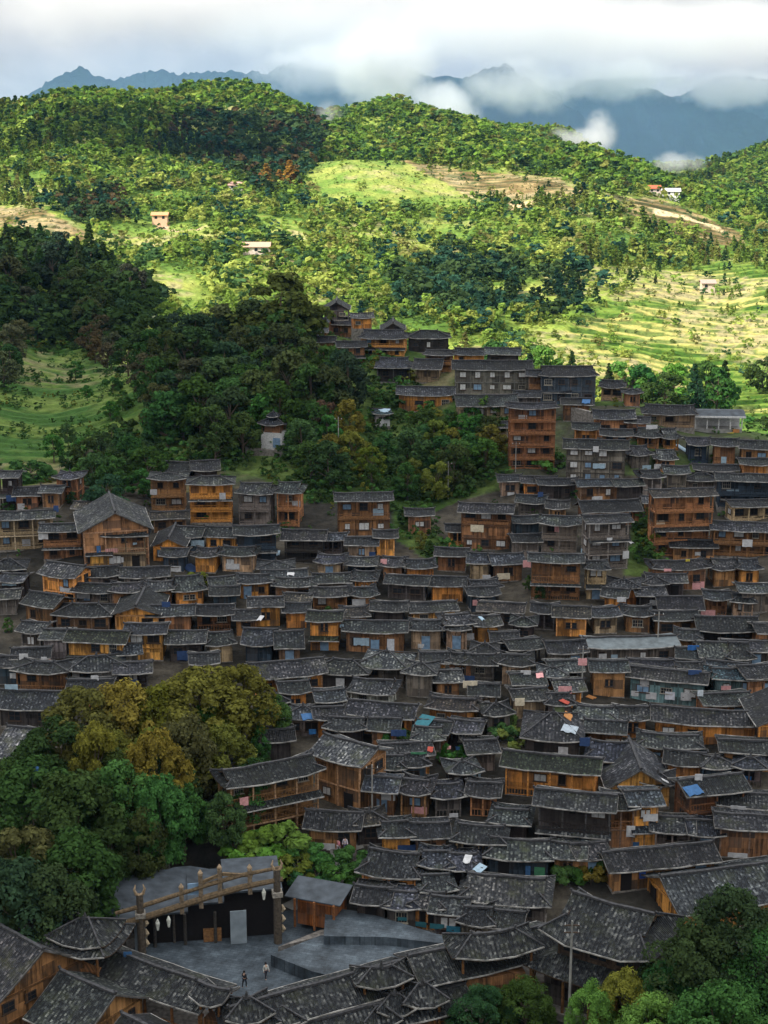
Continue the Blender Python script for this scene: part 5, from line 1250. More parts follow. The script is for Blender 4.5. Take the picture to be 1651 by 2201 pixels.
# the carved gate of the square: two horn-topped posts, a slanting double beam, short carved uprights
def gate():
    a = at_z(306, 2058, .35); b_ = at_z(598, 2026, .35); d = (b_ - a); L = d.length; rot = math.atan2(d.y, d.x); root = empty('carved_gate', (a.x, a.y, .35), rot)
    tag(root, 'carved wooden gate of horn-topped posts and slanting double beams across the square', 'gate')
    for x, h in ((0, 7.4), (L, 8.6)):
        m = MB(); m.tube([(x, 0, 0), (x, 0, h * .5), (x, 0, h - .6)], [.42, .38, .34], 9); q = m.build('gate_post', MAT['beam'], root, color=(.075, .06, .045))
        for s in (-1, 1):
            t_ = MB(); t_.tube([(x, 0, h - .7), (x + s * .32, -.1, h - .5), (x + s * .5, -.1, h), (x + s * .36, 0, h + .45)], [.2, .17, .12, .04], 6); t_.build('horn', MAT['beam'], q, color=(.26, .19, .12))
        c = MB(); c.box(x - .5, x + .5, -.5, .5, h * .60, h * .66); c.build('collar', MAT['beam'], q, color=(.22, .2, .17))
        for j in range(3):
            c = MB(); z = 1.2 + j * 1.1; c.tube([(x + .44, -.12, z), (x + .6, -.2, z + .35), (x + .44, -.1, z + .8)], [.1, .2, .08], 6); c.build('carving', MAT['beam'], q, color=(.30, .24, .16))
    for z0, z1, w_ in ((4.2, 6.9, .34), (5.5, 8.2, .24)):
        m = MB(); pts = [(-2.4, 0, z0 - .45), (0, 0, z0), (L * .25, 0, z0 + (z1 - z0) * .30), (L * .5, 0, z0 + (z1 - z0) * .60), (L * .75, 0, z0 + (z1 - z0) * .85), (L + .6, 0, z1)]
        m.tube(pts, [w_ * .8, w_, w_ * .95, w_, w_ * .9, w_ * .7], 8); m.build('beam', MAT['beam'], root, color=(.115, .08, .045))
    for j, x in enumerate((.3, .44, .58, .80)):
        z0 = 4.2 + 2.7 * x - .2; m = MB(); hh = 2.1 + (.9 if j in (1, 2) else 0); m.box(L * x - .2, L * x + .2, -.18, .18, z0 - .5, z0 + hh); q = m.build('upright', MAT['beam'], root, color=(.16, .12, .08))
        t_ = MB(); t_.tube([(L * x, 0, z0 + hh), (L * x, 0, z0 + hh + .25), (L * x, 0, z0 + hh + .6)], [.22, .26, .05], 6); t_.build('finial', MAT['beam'], q, color=(.27, .2, .13))
    m = MB(); m.beam((L * .44, 0, 7.4), (L * .60, 0, 8.1), .24, .3); m.beam((L * .60, 0, 8.1), (L * .82, 0, 7.6), .24, .3); m.build('top_rail', MAT['beam'], root, color=(.13, .09, .05))
    p = MB(); p.box(L * .345, L * .43, -.06, .06, 6.2, 7.4); p.build('sign_board', MAT['blueglass'], root)
    # hanging carvings
    for x in (.12, .2, .9):
        m = MB(); m.tube([(L * x, -.1, 4.2 + 2.7 * x - .5), (L * x, -.1, 4.2 + 2.7 * x - .9), (L * x, -.1, 4.2 + 2.7 * x - 1.7)], [.05, .22, .10], 6); m.build('pendant', MAT['beam'], root, color=(.55, .56, .5))
gate()

# grandstand roof and stage house behind the gate
def canopy():
    z = 4.6; C = [at_z(*q, z) for q in ((138, 1922), (408, 1860), (560, 1882), (282, 1972))]; root = empty('grandstand', (C[0].x, C[0].y, 0)); o = Vector((C[0].x, C[0].y, 0))
    tag(root, 'grandstand under a wide dark flat roof behind the carved gate', 'grandstand')
    m = MB(); P = []; UV = []
    for i in range(17):
        r_, uv = [], []
        for j in range(9):
            u, v = i / 16, j / 8; p = (C[0] * (1 - u) + C[1] * u) * (1 - v) + (C[3] * (1 - u) + C[2] * u) * v - o; p.z += .35 * math.sin(u * 3.1) - .6 * v + .08 * math.sin(i * 2.3 + j); r_.append(p); uv.append((u * 30, v * 12))
        P.append(r_[::-1]); UV.append(uv[::-1])
    m.sheet(P, UV, .22, 0, 0); m.build('roof', MAT['slab'], root)
    for i in (1, 5, 9, 13, 16):
        for j in (0, 8): p = P[i][j]; t_ = MB(); t_.tube([(p.x, p.y, 0), (p.x, p.y, p.z - .1)], [.14, .12], 6); t_.build('post', MAT['beam'], root, color=(.07, .06, .05))
    for s in range(3):
        m = MB(); a, b_ = (P[1][2 + s * 2 if s < 3 else 1], P[15][2 + s * 2 if s < 3 else 1]); m.beam((a.x, a.y, .2 + (2 - s) * .25), (b_.x, b_.y, .2 + (2 - s) * .25), 1.2, .5 + (2 - s) * .5); m.build('seating_tier', MAT['stone'], root)
canopy()
def stage_house():
    a = at_z(330, 2048, .35); b_ = at_z(590, 2028, .35); d = b_ - a; L = d.length; root = empty('stage_house', ((a.x + b_.x) / 2, (a.y + b_.y) / 2 + 1.3, .3), math.atan2(d.y, d.x)); tag(root, 'open stage house behind the gate, grey door panel, interior shade painted black', 'stage house')
    m = MB()
    for x0, x1, h in ((-L / 2 - 1.8, -L * .22, 3.4), (-L * .22, L * .08, 4.2), (L * .08, L / 2 + .5, 5.2)): m.hexa([(x0, .5, 0), (x1, .5, 0), (x1, 6.5, 0), (x0, 6.5, 0), (x0, .5, h), (x1, .5, h), (x1, 6.5, h), (x0, 6.5, h)])
    m.build('walls', MAT['void'], root)  # solid blocks painted black for the shade inside the stage house
    for x0, x1, h in ((-L / 2 - 2.2, -L * .22, 3.4), (-L * .22, L * .08, 4.2), (L * .08, L / 2 + .8, 5.2)): m = MB(); m.box(x0, x1, -.1, 7, h, h + .2); m.build('roof', MAT['slab'], root)
    for x in (-L / 2, -L / 4, 0, L / 4, L / 2): t_ = MB(); t_.tube([(x, -.2, 0), (x, -.2, 3.4)], [.17, .15], 7); t_.build('post', MAT['beam'], root, color=(.045, .04, .035))
    for x, w_, m_ in ((L * .19, 1.6, 'panelgrey'), (-L * .62, 1.1, 'panelgrey')):
        m = MB(); m.box(x - w_ / 2, x + w_ / 2, -.9, -.8, .1, 3.7); m.build('door_panel', MAT[m_], root)
    m = MB(); m.box(-L * .1, L * .05, -.1, .45, .1, 1.3); m.build('counter', MAT['beam'], root, color=(.2, .1, .04))
MAT['panelgrey'] = simple('grey_panel', (0.22, 0.26, 0.29), 0.6, 0.2, 1.0)
stage_house()
def screen_hut():
    a = at_z(640, 1998, 1.0); b_ = at_z(724, 2010, 1.2); d = b_ - a; L = d.length; rot = math.atan2(d.y, d.x); root = empty('screen_hut', ((a.x + b_.x) / 2, (a.y + b_.y) / 2 + 1.6, .9), rot); tag(root, 'rust-orange screen hut with a bluish lean-to roof beside the terrace', 'hut')
    m = MB(); m.box(-L / 2, L / 2, -.2, 2.6, 0, 3.1); m.build('walls', MAT['wood'], root, color=(.36, .12, .03))
    m = MB(); m.sheet([[(x, 2.9, 3.6), (x, 1.2, 3.4), (x, -.7, 3.1)] for x in np.linspace(-L / 2 - 1.2, L / 2 + .6, 6)], [[(x, 0), (x, 2), (x, 4)] for x in range(6)], .12, 0, 0); m.build('roof', MAT['slab'], root)
    for x in (-L / 2, 0, L / 2): t_ = MB(); t_.box(x - .1, x + .1, -1.0, -.8, 0, 3.1); t_.build('post', MAT['beam'], root, color=(.2, .08, .03))
screen_hut()
def wall_between(p0, p1, h, t_, m, label, name='retaining_wall', zt=None):
    a = ray_ground(*p0); b_ = ray_ground(*p1); q = MB(); n = 10
    for i in range(n):
        u0, u1 = i / n, (i + 1) / n; c0 = a.lerp(b_, u0); c1 = a.lerp(b_, u1); q.beam((c0.x, c0.y, c0.z + h / 2 - 1), (c1.x, c1.y, c1.z + h / 2 - 1 + .02), t_, h + 2)
    tag(q.build(name, m), label, 'wall', 'stone retaining walls')
wall_between((190, 1905), (362, 1862), 2.0, .7, MAT['stone'], 'rubble retaining wall above the grandstand roof')
wall_between((228, 1868), (362, 1840), 1.5, .6, MAT['concrete'], 'pale block wall above the rubble retaining wall')
wall_between((528, 975), (640, 985), 1.2, .6, MAT['stone'], 'dry-stone garden wall beside the stone-based tower')
wall_between((1215, 900), (1275, 915), 2.6, .8, MAT['stone'], 'tall rubble wall between the tall russet house and its dark neighbour')
wall_between((1090, 945), (985, 945), 1.6, .8, MAT['stone'], 'pale rubble wall under the tan house at the end of the upper row')

# stone-based tower on the green slope
def tower():
    p = ray_ground(588, 972); root = empty('stone_tower', (p.x, p.y + 2, p.z), R(-12)); tag(root, 'little tower with white block base and a dark hip roof on the green slope', 'tower'); rng = random.Random(4)
    m = MB(); m.box(-2.0, 2.0, -1.8, 1.8, -2, 3.6); m.build('block_base', MAT['curtain'], root)
    m = MB(); m.box(.3, 1.7, -1.9, -1.8, .9, 2.7); m.build('blue_shutter', MAT['blueglass'], root)
    m = MB(); m.box(-1.5, 1.5, -1.4, 1.4, 3.6, 5.0); m.build('upper_walls', MAT['wood'], root, color=WALL['r'])
    for sx in (-1, 1):
        for sy in (-1, 1): t_ = MB(); t_.box(sx * 1.8 - .1, sx * 1.8 + .1, sy * 1.6 - .1, sy * 1.6 + .1, 3.6, 5.1); t_.build('post', MAT['beam'], root, color=(.1, .06, .03))
    roof_parts('h', 3.6, 3.2, 5.2, .5, .7, rng, root, (.8, .85, 1.0), lift=.4)
    roof_parts('h', 1.4, 1.2, 6.5, .7, .4, rng, root, (.8, .85, 1.0), ovx=.4, lift=.2, name='upper_roof')
    HOUSES.append(dict(o=root, px=588, py=930, wall='w', roof='d', nfl=2, typ='h', W=50, mark=(root['label'], 'stone-based tower'), y=p.y, base=tuple(p), dims=(4, 4, 6), keep=1))
tower()

# far-off buildings on the sunny hillside
def far_house(px, py, W, Dp, wallc, roofc, label, typ='g', nfl=1, name='farmhouse', rot=0):
    p = ray_ground(px, py, 480, 1600); root = empty(name, (p.x, p.y, p.z + 1.0), R(rot)); tag(root, label, 'house', 'far buildings on the hillside'); rng = random.Random(int(px)); H = 3.2 * nfl
    m = MB(); m.box(-W / 2, W / 2, -Dp / 2, Dp / 2, -4, H); m.build('walls', MAT['cloth'], root, color=wallc)
    m = MB(); k = .45; hd = Dp / 2 + .8
    for s in (-1, 1):
        P = [[(x, s * v * hd, H - .2 + k * hd * (1 - v)) for v in (0, 1)] for x in (-W / 2 - .7, W / 2 + .7)]; m.sheet(P if s < 0 else P[::-1], [[(0, 0), (0, 1)], [(1, 0), (1, 1)]], .2)
    m.build('roof', MAT['cloth'], root, color=roofc)
    for j in range(max(1, int(W / 4))):
        x = -W / 2 + 2 + j * 4
        if x < W / 2 - 1: q = MB(); q.box(x - .7, x + .7, -Dp / 2 - .05, -Dp / 2 + .05, 1, 2.4); q.build('window', MAT['glass'], root)
    return root
far_house(508, 412, 8, 7, (.75, .72, .7), (.5, .3, .25), 'small white farmhouse among the trees left of the bright meadow')
far_house(552, 548, 12, 7, (.8, .66, .58), (.55, .33, .24), 'long pinkish farmhouse in the sun above the knoll')
far_house(1398, 418, 12, 7, (.75, .6, .55), (.5, .12, .06), 'red-roofed farmhouse on the far ridge road', rot=5)
far_house(1432, 424, 17, 7, (.8, .78, .76), (.6, .58, .58), 'long white building on the far ridge road', rot=-5)
far_house(1520, 626, 6, 5, (.6, .5, .4), (.4, .3, .25), 'tiny hut on the yellow rice terraces')
far_house(345, 478, 8, 5, (.7, .45, .3), (.6, .3, .15), 'small orange farmhouse on the sunny hillside by a pale track')
st = at_y(1548, 930, 330); 
def station():
    p = ray_ground(1548, 928, 95, 330); root = empty('long_shelter', (p.x, p.y + 3, p.z), R(-4)); tag(root, 'long white-pillared shelter with a pale roof at the crest', 'shelter')
    m = MB(); m.box(-4.5, 4.5, -2, 2, -3, .3); m.build('floor', MAT['concrete'], root)
    m = MB(); m.box(-4.5, 4.5, 1.4, 1.9, .3, 2.6); m.build('back_wall', MAT['curtain'], root)
    m = MB(); m.sheet([[(x, 2.6, 3.4), (x, 0, 3.7), (x, -2.6, 2.9)] for x in (-5, 0, 5)], [[(x, 0), (x, 2), (x, 4)] for x in range(3)], .2); m.build('roof', MAT['slab'], root)
    e = MB(); e.box(-5, 5, -2.75, -2.62, 2.62, 2.95); e.build('fascia', MAT['curtain'], root)
    for j in range(5): q = MB(); q.box(-4.4 + j * 2.2 - .1, -4.4 + j * 2.2 + .1, -2.1, -1.9, .3, 2.9); q.build('pillar', MAT['curtain'], root)
station()

# ---------------------------------------------------------------- fill the gaps between the houses with sheds seen between them
SHED_POLY = [(0,1060),(330,1090),(520,1130),(860,1190),(980,1120),(1110,1080),(1205,1040),(1205,900),(1300,880),(1651,960),(1651,1830),(1180,1850),(1180,1960),(1060,2010),(860,1990),(760,1930),(900,1890),(790,1780),(800,1600),(620,1560),(540,1430),(300,1420),(20,1600),(0,1500)]
def covered():
    g = np.zeros((221, 166), dtype=bool)
    for h in HOUSES: pass
    for row in DATA:
        x0, x1, yr, ye, yb = row[:5]; yb = max(yb, ye + 14); g[int(max(0, yr) // 10):int(yb // 10) + 1, int(max(0, x0 + 6) // 10):int(min(1650, x1 - 6) // 10) + 1] = True
    return g
def add_sheds():
    g = covered(); rg = random.Random(31); n = 0
    for gy in range(86, 197):
        for gx in range(1, 163):
            if g[gy, gx]: continue
            x1 = gx
            while x1 < 164 and not g[gy, x1] and x1 - gx < rg.randint(6, 11): x1 += 1
            w_ = x1 - gx
            if w_ < 4: continue
            px, py = (gx + w_ / 2) * 10, gy * 10
            if not inpoly([px], [py], SHED_POLY)[0]: continue
            if any(abs(px - t_[0]) < 45 and abs(py - t_[1]) < 45 for t_ in TREEPX): continue
            sc_ = 1 + (py - 1050) / 1500.; yb = py + (22 if py > 1300 else 34) * sc_
            row = [px - w_ * 5 - 10, px + w_ * 5 + 10, py - 10 * sc_, py + 8 * sc_, yb, rg.choice('gggh'), rg.choice([0, 0, -6, 5, -10]) * (1 if py < 1400 else 1.6), rg.choice('bgdbotkg'), rg.choice('ndlbvn'), '-']
            place(len(HOUSES), row); n += 1
            g[gy - 1:gy + 4, gx:x1] = True
    return n
TREEPX = [(865,1150),(690,1100),(905,1180),(925,1190),(1395,1140),(1400,1185),(1375,1215),(1235,1065),(1135,1300),(1160,1330),(75,1190),(155,1110),(300,1110),(180,1215),(20,1400),(830,1610),(1100,1590),(960,1630),(1225,1890),(1290,1900)]
print('sheds', add_sheds())

# ---------------------------------------------------------------- bushes, stone path, people, poles, cloths
for i, (px, py, H, c, lab) in enumerate(((540,1850,3.4,G_LT,'yellow-green bush under the tiered timber house'),(575,1865,3,G_LT,'light green bush beside the gate top'),(612,1845,3.6,G_LT,'leafy light green bush above the right gate post'),(650,1850,2.6,G_MD,'mid green bush at the start of the stone path'),
        (560,1830,3,G_LT,'bright bush against the ground floor of the tiered house'),(680,1900,2.6,G_GR,'vivid green bush below the stone path'),(720,1895,2.6,G_GR,'vivid green bush beside the square plank house'),(755,1870,2.6,G_MD,'green bush at the bend of the path'),(700,1870,2.2,G_GR,'low green bush between path and terrace'),
        (640,1880,2.4,G_OL,'olive bush beside the carved gate'),(1240,1880,2.6,G_DK,'dark bush in the yard behind the temple'),(1270,1900,2.2,G_OL,'olive bush near the plank screen'),(1215,1905,2.2,G_MD,'green bush between the pale-roofed houses'),
        (1105,1600,2.6,G_LT,'light bush on the village terrace'),(1080,1590,2.2,G_MD,'green bush on the village terrace'),(880,1600,2.2,G_GR,'bright green garden bush on a flat roof'),(975,1635,2.2,G_MD,'bush beside the small roof garden'),(1480,1040,2.4,G_MD,'bush on the terrace of the upper houses'),
        (1640,925,4.0,G_DK,'dark bush on the crest at the picture border'),(1610,915,3.0,G_MD,'green bush behind the long shelter'),(355,1130,2.6,G_OL,'orange-tinged bush under the balconied house'),(420,1260,2.4,G_OL,'grassy tuft-like bush between the grey roofs'),(700,1325,1.8,G_MD,'green bush beside the tufted roof'),(1190,1000,2.6,G_MD,'green bush at the foot of the tall russet house'),(1165,1015,2.6,G_LT,'light bush at the foot of the tall russet house'))):
    tree_base('bush', px, py, H, c, lab, 'bushes between the houses', 1.15, name='bush')
def path(name, pts, wid, m, lift=.12):
    P = [ray_ground(*p) for p in pts]; V = []; 
    for i, p in enumerate(P):
        d = P[min(i + 1, len(P) - 1)] - P[max(0, i - 1)]; n_ = Vector((-d.y, d.x, 0)).normalized() * wid / 2; V.append((p + n_, p - n_))
    q = MB()
    for i in range(len(V) - 1):
        n = 8
        for j in range(n):
            a0, b0 = V[i][0].lerp(V[i + 1][0], j / n), V[i][1].lerp(V[i + 1][1], j / n); a1, b1 = V[i][0].lerp(V[i + 1][0], (j + 1) / n), V[i][1].lerp(V[i + 1][1], (j + 1) / n)
            z = lambda p: float(ground_full(np.array([p.x]), np.array([p.y]))[0][0]) + lift; q.face([(a0.x, a0.y, z(a0)), (a1.x, a1.y, z(a1)), (b1.x, b1.y, z(b1)), (b0.x, b0.y, z(b0))][::-1])
    o = q.build(name, m); tag(o, kind='structure')
path('path', [(618,1915),(650,1893),(680,1880),(705,1860),(722,1840),(745,1822),(775,1812)], 1.9, MAT['concrete'])

import bmesh
def skin_mesh(name, pts, edges, rad, m):
    me = bpy.data.meshes.new(name); me.from_pydata(pts, edges, []); me.materials.append(m); o = bpy.data.objects.new(name, me); COL.objects.link(o)
    sk = o.modifiers.new('skin', 'SKIN'); sk.use_smooth_shade = True; me.skin_vertices.new() if not me.skin_vertices else None
    for i, r_ in enumerate(rad): me.skin_vertices[0].data[i].radius = (r_ if isinstance(r_, tuple) else (r_, r_))
    me.skin_vertices[0].data[0].use_root = True; sb = o.modifiers.new('sub', 'SUBSURF'); sb.levels = 1; sb.render_levels = 2; return o
def person(p, rz, top, legs, label, sit=False, stride=.12):
    root = empty('person', p, rz); tag(root, label, 'person', 'people in the village')
    J = dict(pel=(0, 0, .94), che=(0, 0, 1.30), nec=(0, 0, 1.47), hea=(0, .01, 1.60), crn=(0, 0, 1.70), hl=(-.1, 0, .88), hr=(.1, 0, .88), kl=(-.11, -stride, .50), kr=(.11, stride, .50), al=(-.11, -stride * .8, .07), ar=(.11, stride * 1.9, .08), tl=(-.11, -stride * .8 - .14, .04), tr=(.11, stride * 1.9 - .13, .05),
             sl=(-.18, 0, 1.40), sr=(.18, 0, 1.40), el=(-.25, .04, 1.13), er=(.25, -.02, 1.13), wl=(-.25, -.10, .89), wr=(.25, -.18, .90), fl=(-.25, -.14, .80), fr=(.25, -.22, .81))
    ks = list(J); ix = {k: i for i, k in enumerate(ks)}; E = [('pel', 'che'), ('che', 'nec'), ('nec', 'hea'), ('hea', 'crn'), ('pel', 'hl'), ('pel', 'hr'), ('hl', 'kl'), ('hr', 'kr'), ('kl', 'al'), ('kr', 'ar'), ('al', 'tl'), ('ar', 'tr'), ('che', 'sl'), ('che', 'sr'), ('sl', 'el'), ('sr', 'er'), ('el', 'wl'), ('er', 'wr'), ('wl', 'fl'), ('wr', 'fr')]
    rd = dict(pel=(.15, .11), che=(.16, .11), nec=.055, hea=.095, crn=.08, hl=.09, hr=.09, kl=.06, kr=.06, al=.04, ar=.04, tl=.035, tr=.035, sl=.06, sr=.06, el=.042, er=.042, wl=.03, wr=.03, fl=.03, fr=.03)
    b_ = skin_mesh('body', [J[k] for k in ks], [(ix[a], ix[c]) for a, c in E], [rd[k] for k in ks], MAT['skin']); b_.parent = root
    def part(name, keys, ed, grow, col):
        o = skin_mesh(name, [J[k] for k in keys], [(keys.index(a), keys.index(c)) for a, c in ed], [tuple(v + grow for v in (rd[k] if isinstance(rd[k], tuple) else (rd[k], rd[k]))) for k in keys], MAT['cloth']); o.color = (*col, 1); o.parent = root
    part('jacket', ['pel', 'che', 'sl', 'sr', 'el', 'er', 'wl', 'wr'], [('pel', 'che'), ('che', 'sl'), ('che', 'sr'), ('sl', 'el'), ('sr', 'er'), ('el', 'wl'), ('er', 'wr')], .018, top)
    part('trousers', ['pel', 'hl', 'hr', 'kl', 'kr', 'al', 'ar'], [('pel', 'hl'), ('pel', 'hr'), ('hl', 'kl'), ('hr', 'kr'), ('kl', 'al'), ('kr', 'ar')], .014, legs)
    h = MB(); h.tube([(0, .03, 1.60), (0, .03, 1.68), (0, .02, 1.76), (0, .01, 1.79)], [.105, .115, .08, .02], 10); h.build('hair', MAT['void'], root)
person(at_z(526, 2122, .35), 2.6, (.03, .03, .035), (.02, .02, .025), 'person in black standing alone on the square')
person(at_z(572, 2104, .35), .5, (.45, .45, .42), (.03, .03, .04), 'person in a pale top and dark trousers crossing the square', stride=.16)
pp = ray_ground(691, 1874); person((pp.x, pp.y, pp.z + .2), 1.2, (.7, .7, .7), (.3, .3, .32), 'person dressed in white walking up the stone path')
pp = ray_ground(728, 1838); person((pp.x, pp.y, pp.z + .2), 2.2, (.55, .2, .25), (.35, .3, .32), 'person in a pink jacket at the top of the stone path')
pp = ray_ground(742, 1834); person((pp.x, pp.y, pp.z + .2), .2, (.5, .45, .5), (.1, .1, .14), 'person in a grey-lilac top beside the one in pink')

def pole(px, py, H, label, r_=.11, arms=1, p=None):
    p = p or ray_ground(px, py); root = empty('utility_pole', tuple(p)); tag(root, label, 'utility pole', 'utility poles')
    m = MB(); m.tube([(0, 0, -.5), (0, 0, H)], [r_ * 1.3, r_ * .8], 8); m.build('pole_shaft', MAT['concrete'], root)
    for j in range(arms):
        m = MB(); m.box(-.7, .7, -.05, .05, H - .5 - j * .7, H - .4 - j * .7); q = m.build('crossarm', MAT['beam_dk'], root)
        for x in (-.6, .6): t_ = MB(); t_.tube([(x, 0, H - .4 - j * .7), (x, 0, H - .18 - j * .7)], [.05, .03], 6); t_.build('insulator', MAT['curtain'], q)
pole(0, 0, 11, 'grey concrete utility pole among the yellow-green trees below the temple', p=at_z(1222, 2215, 0) * 1.0, arms=2)
pole(728, 1000, 9, 'thin utility pole rising from the green slope', .08)
pole(963, 1075, 7, 'thin pale pole in the shrubs above the patched house row', .07)
pole(1108, 1020, 6, 'short utility pole beside the tall russet house', .07)
pole(1412, 1420, 7, 'utility pole behind the teal-roofed hall', .09)
pole(1250, 1500, 7, 'utility pole beside the crowded market lane', .09)
pole(800, 1770, 7, 'leaning utility pole between the tall gabled house and its grey neighbour', .09)

# things hung on walls and laid on roofs, put where the line of sight meets the houses
bpy.context.view_layer.update(); DG = bpy.context.evaluated_depsgraph_get()
SKIP = ('haze', 'mist', 'cloud')
def sight(px, py):
    a, b_, c = ray(px, py); d = Vector((a, b_, c)).normalized(); o = Vector((0, 0, ZC))
    for _ in range(30):
        h = sc.ray_cast(DG, o, d)
        if not h[0]: return None
        if not h[4].name.startswith(SKIP): return h[1], h[2], h[4]
        o = h[1] + d * .05
    return None
def nice(n_):
    return n_ if n_.z > .35 else Vector((n_.x, n_.y, 0)).normalized()
def sheet_at(px, py, wpx, hpx, col, name, label, cat, group, metal=False, folds=True, th=.05, wall=False):
    h = sight(px, py)
    if not h or (wall and h[1].z > .3): return
    P, n_, ob = h; sl = slant(P); W = wpx * sl / F; n_ = n_ if n_.dot(Vector((0, -1, .3))) > 0 else Vector((0, -1, 0)); n_ = nice(n_)
    Hh = hpx * sl / F / (max(.45, abs(n_.y) * .95 + .05) if n_.z > .35 else .95); ex = Vector((0, 0, 1)).cross(n_)
    ex = ex.normalized() if ex.length > .1 else Vector((1, 0, 0)); ey = n_.cross(ex).normalized(); q = MB(); nx = max(3, int(W / .3)); rg = random.Random(int(px * 7 + py)); ph = rg.random() * 6
    F2 = [[None] * 4 for _ in range(nx + 1)]
    for i in range(nx + 1):
        for j in range(4):
            u = -W / 2 + W * i / nx; v = Hh / 2 - Hh * j / 3 + .06 * math.sin(i * 1.7 + ph) * (j / 3); f = (.05 * math.sin(i * 1.9 + ph) * (j / 3 + .3) if folds else .02 * math.sin(i + j)); F2[i][j] = ex * u + ey * v + n_ * (.14 + f)
    for i in range(nx):
        for j in range(3):
            p4 = [F2[i][j], F2[i][j + 1], F2[i + 1][j + 1], F2[i + 1][j]]; q.face(p4); q.face([p - n_ * th for p in p4[::-1]])
    for i in range(nx):
        q.face([F2[i][0], F2[i + 1][0], F2[i + 1][0] - n_ * th, F2[i][0] - n_ * th]); q.face([F2[i + 1][3], F2[i][3], F2[i][3] - n_ * th, F2[i + 1][3] - n_ * th])
    for j in range(3): q.face([F2[0][j + 1], F2[0][j], F2[0][j] - n_ * th, F2[0][j + 1] - n_ * th]); q.face([F2[nx][j], F2[nx][j + 1], F2[nx][j + 1] - n_ * th, F2[nx][j] - n_ * th])
    o = q.build(name, MAT['metal'] if metal else MAT['cloth'], None, loc=tuple(P), color=col); tag(o, label, cat, group); return o
BL = (.04, .11, .24); LB = (.28, .38, .46); WH = (.45, .45, .46); TL = (.03, .13, .16); RD = (.34, .06, .04); OR = (.40, .18, .06); GN = (.05, .17, .09); DB = (.03, .06, .15); YE = (.5, .4, .05); PK = (.6, .3, .3)
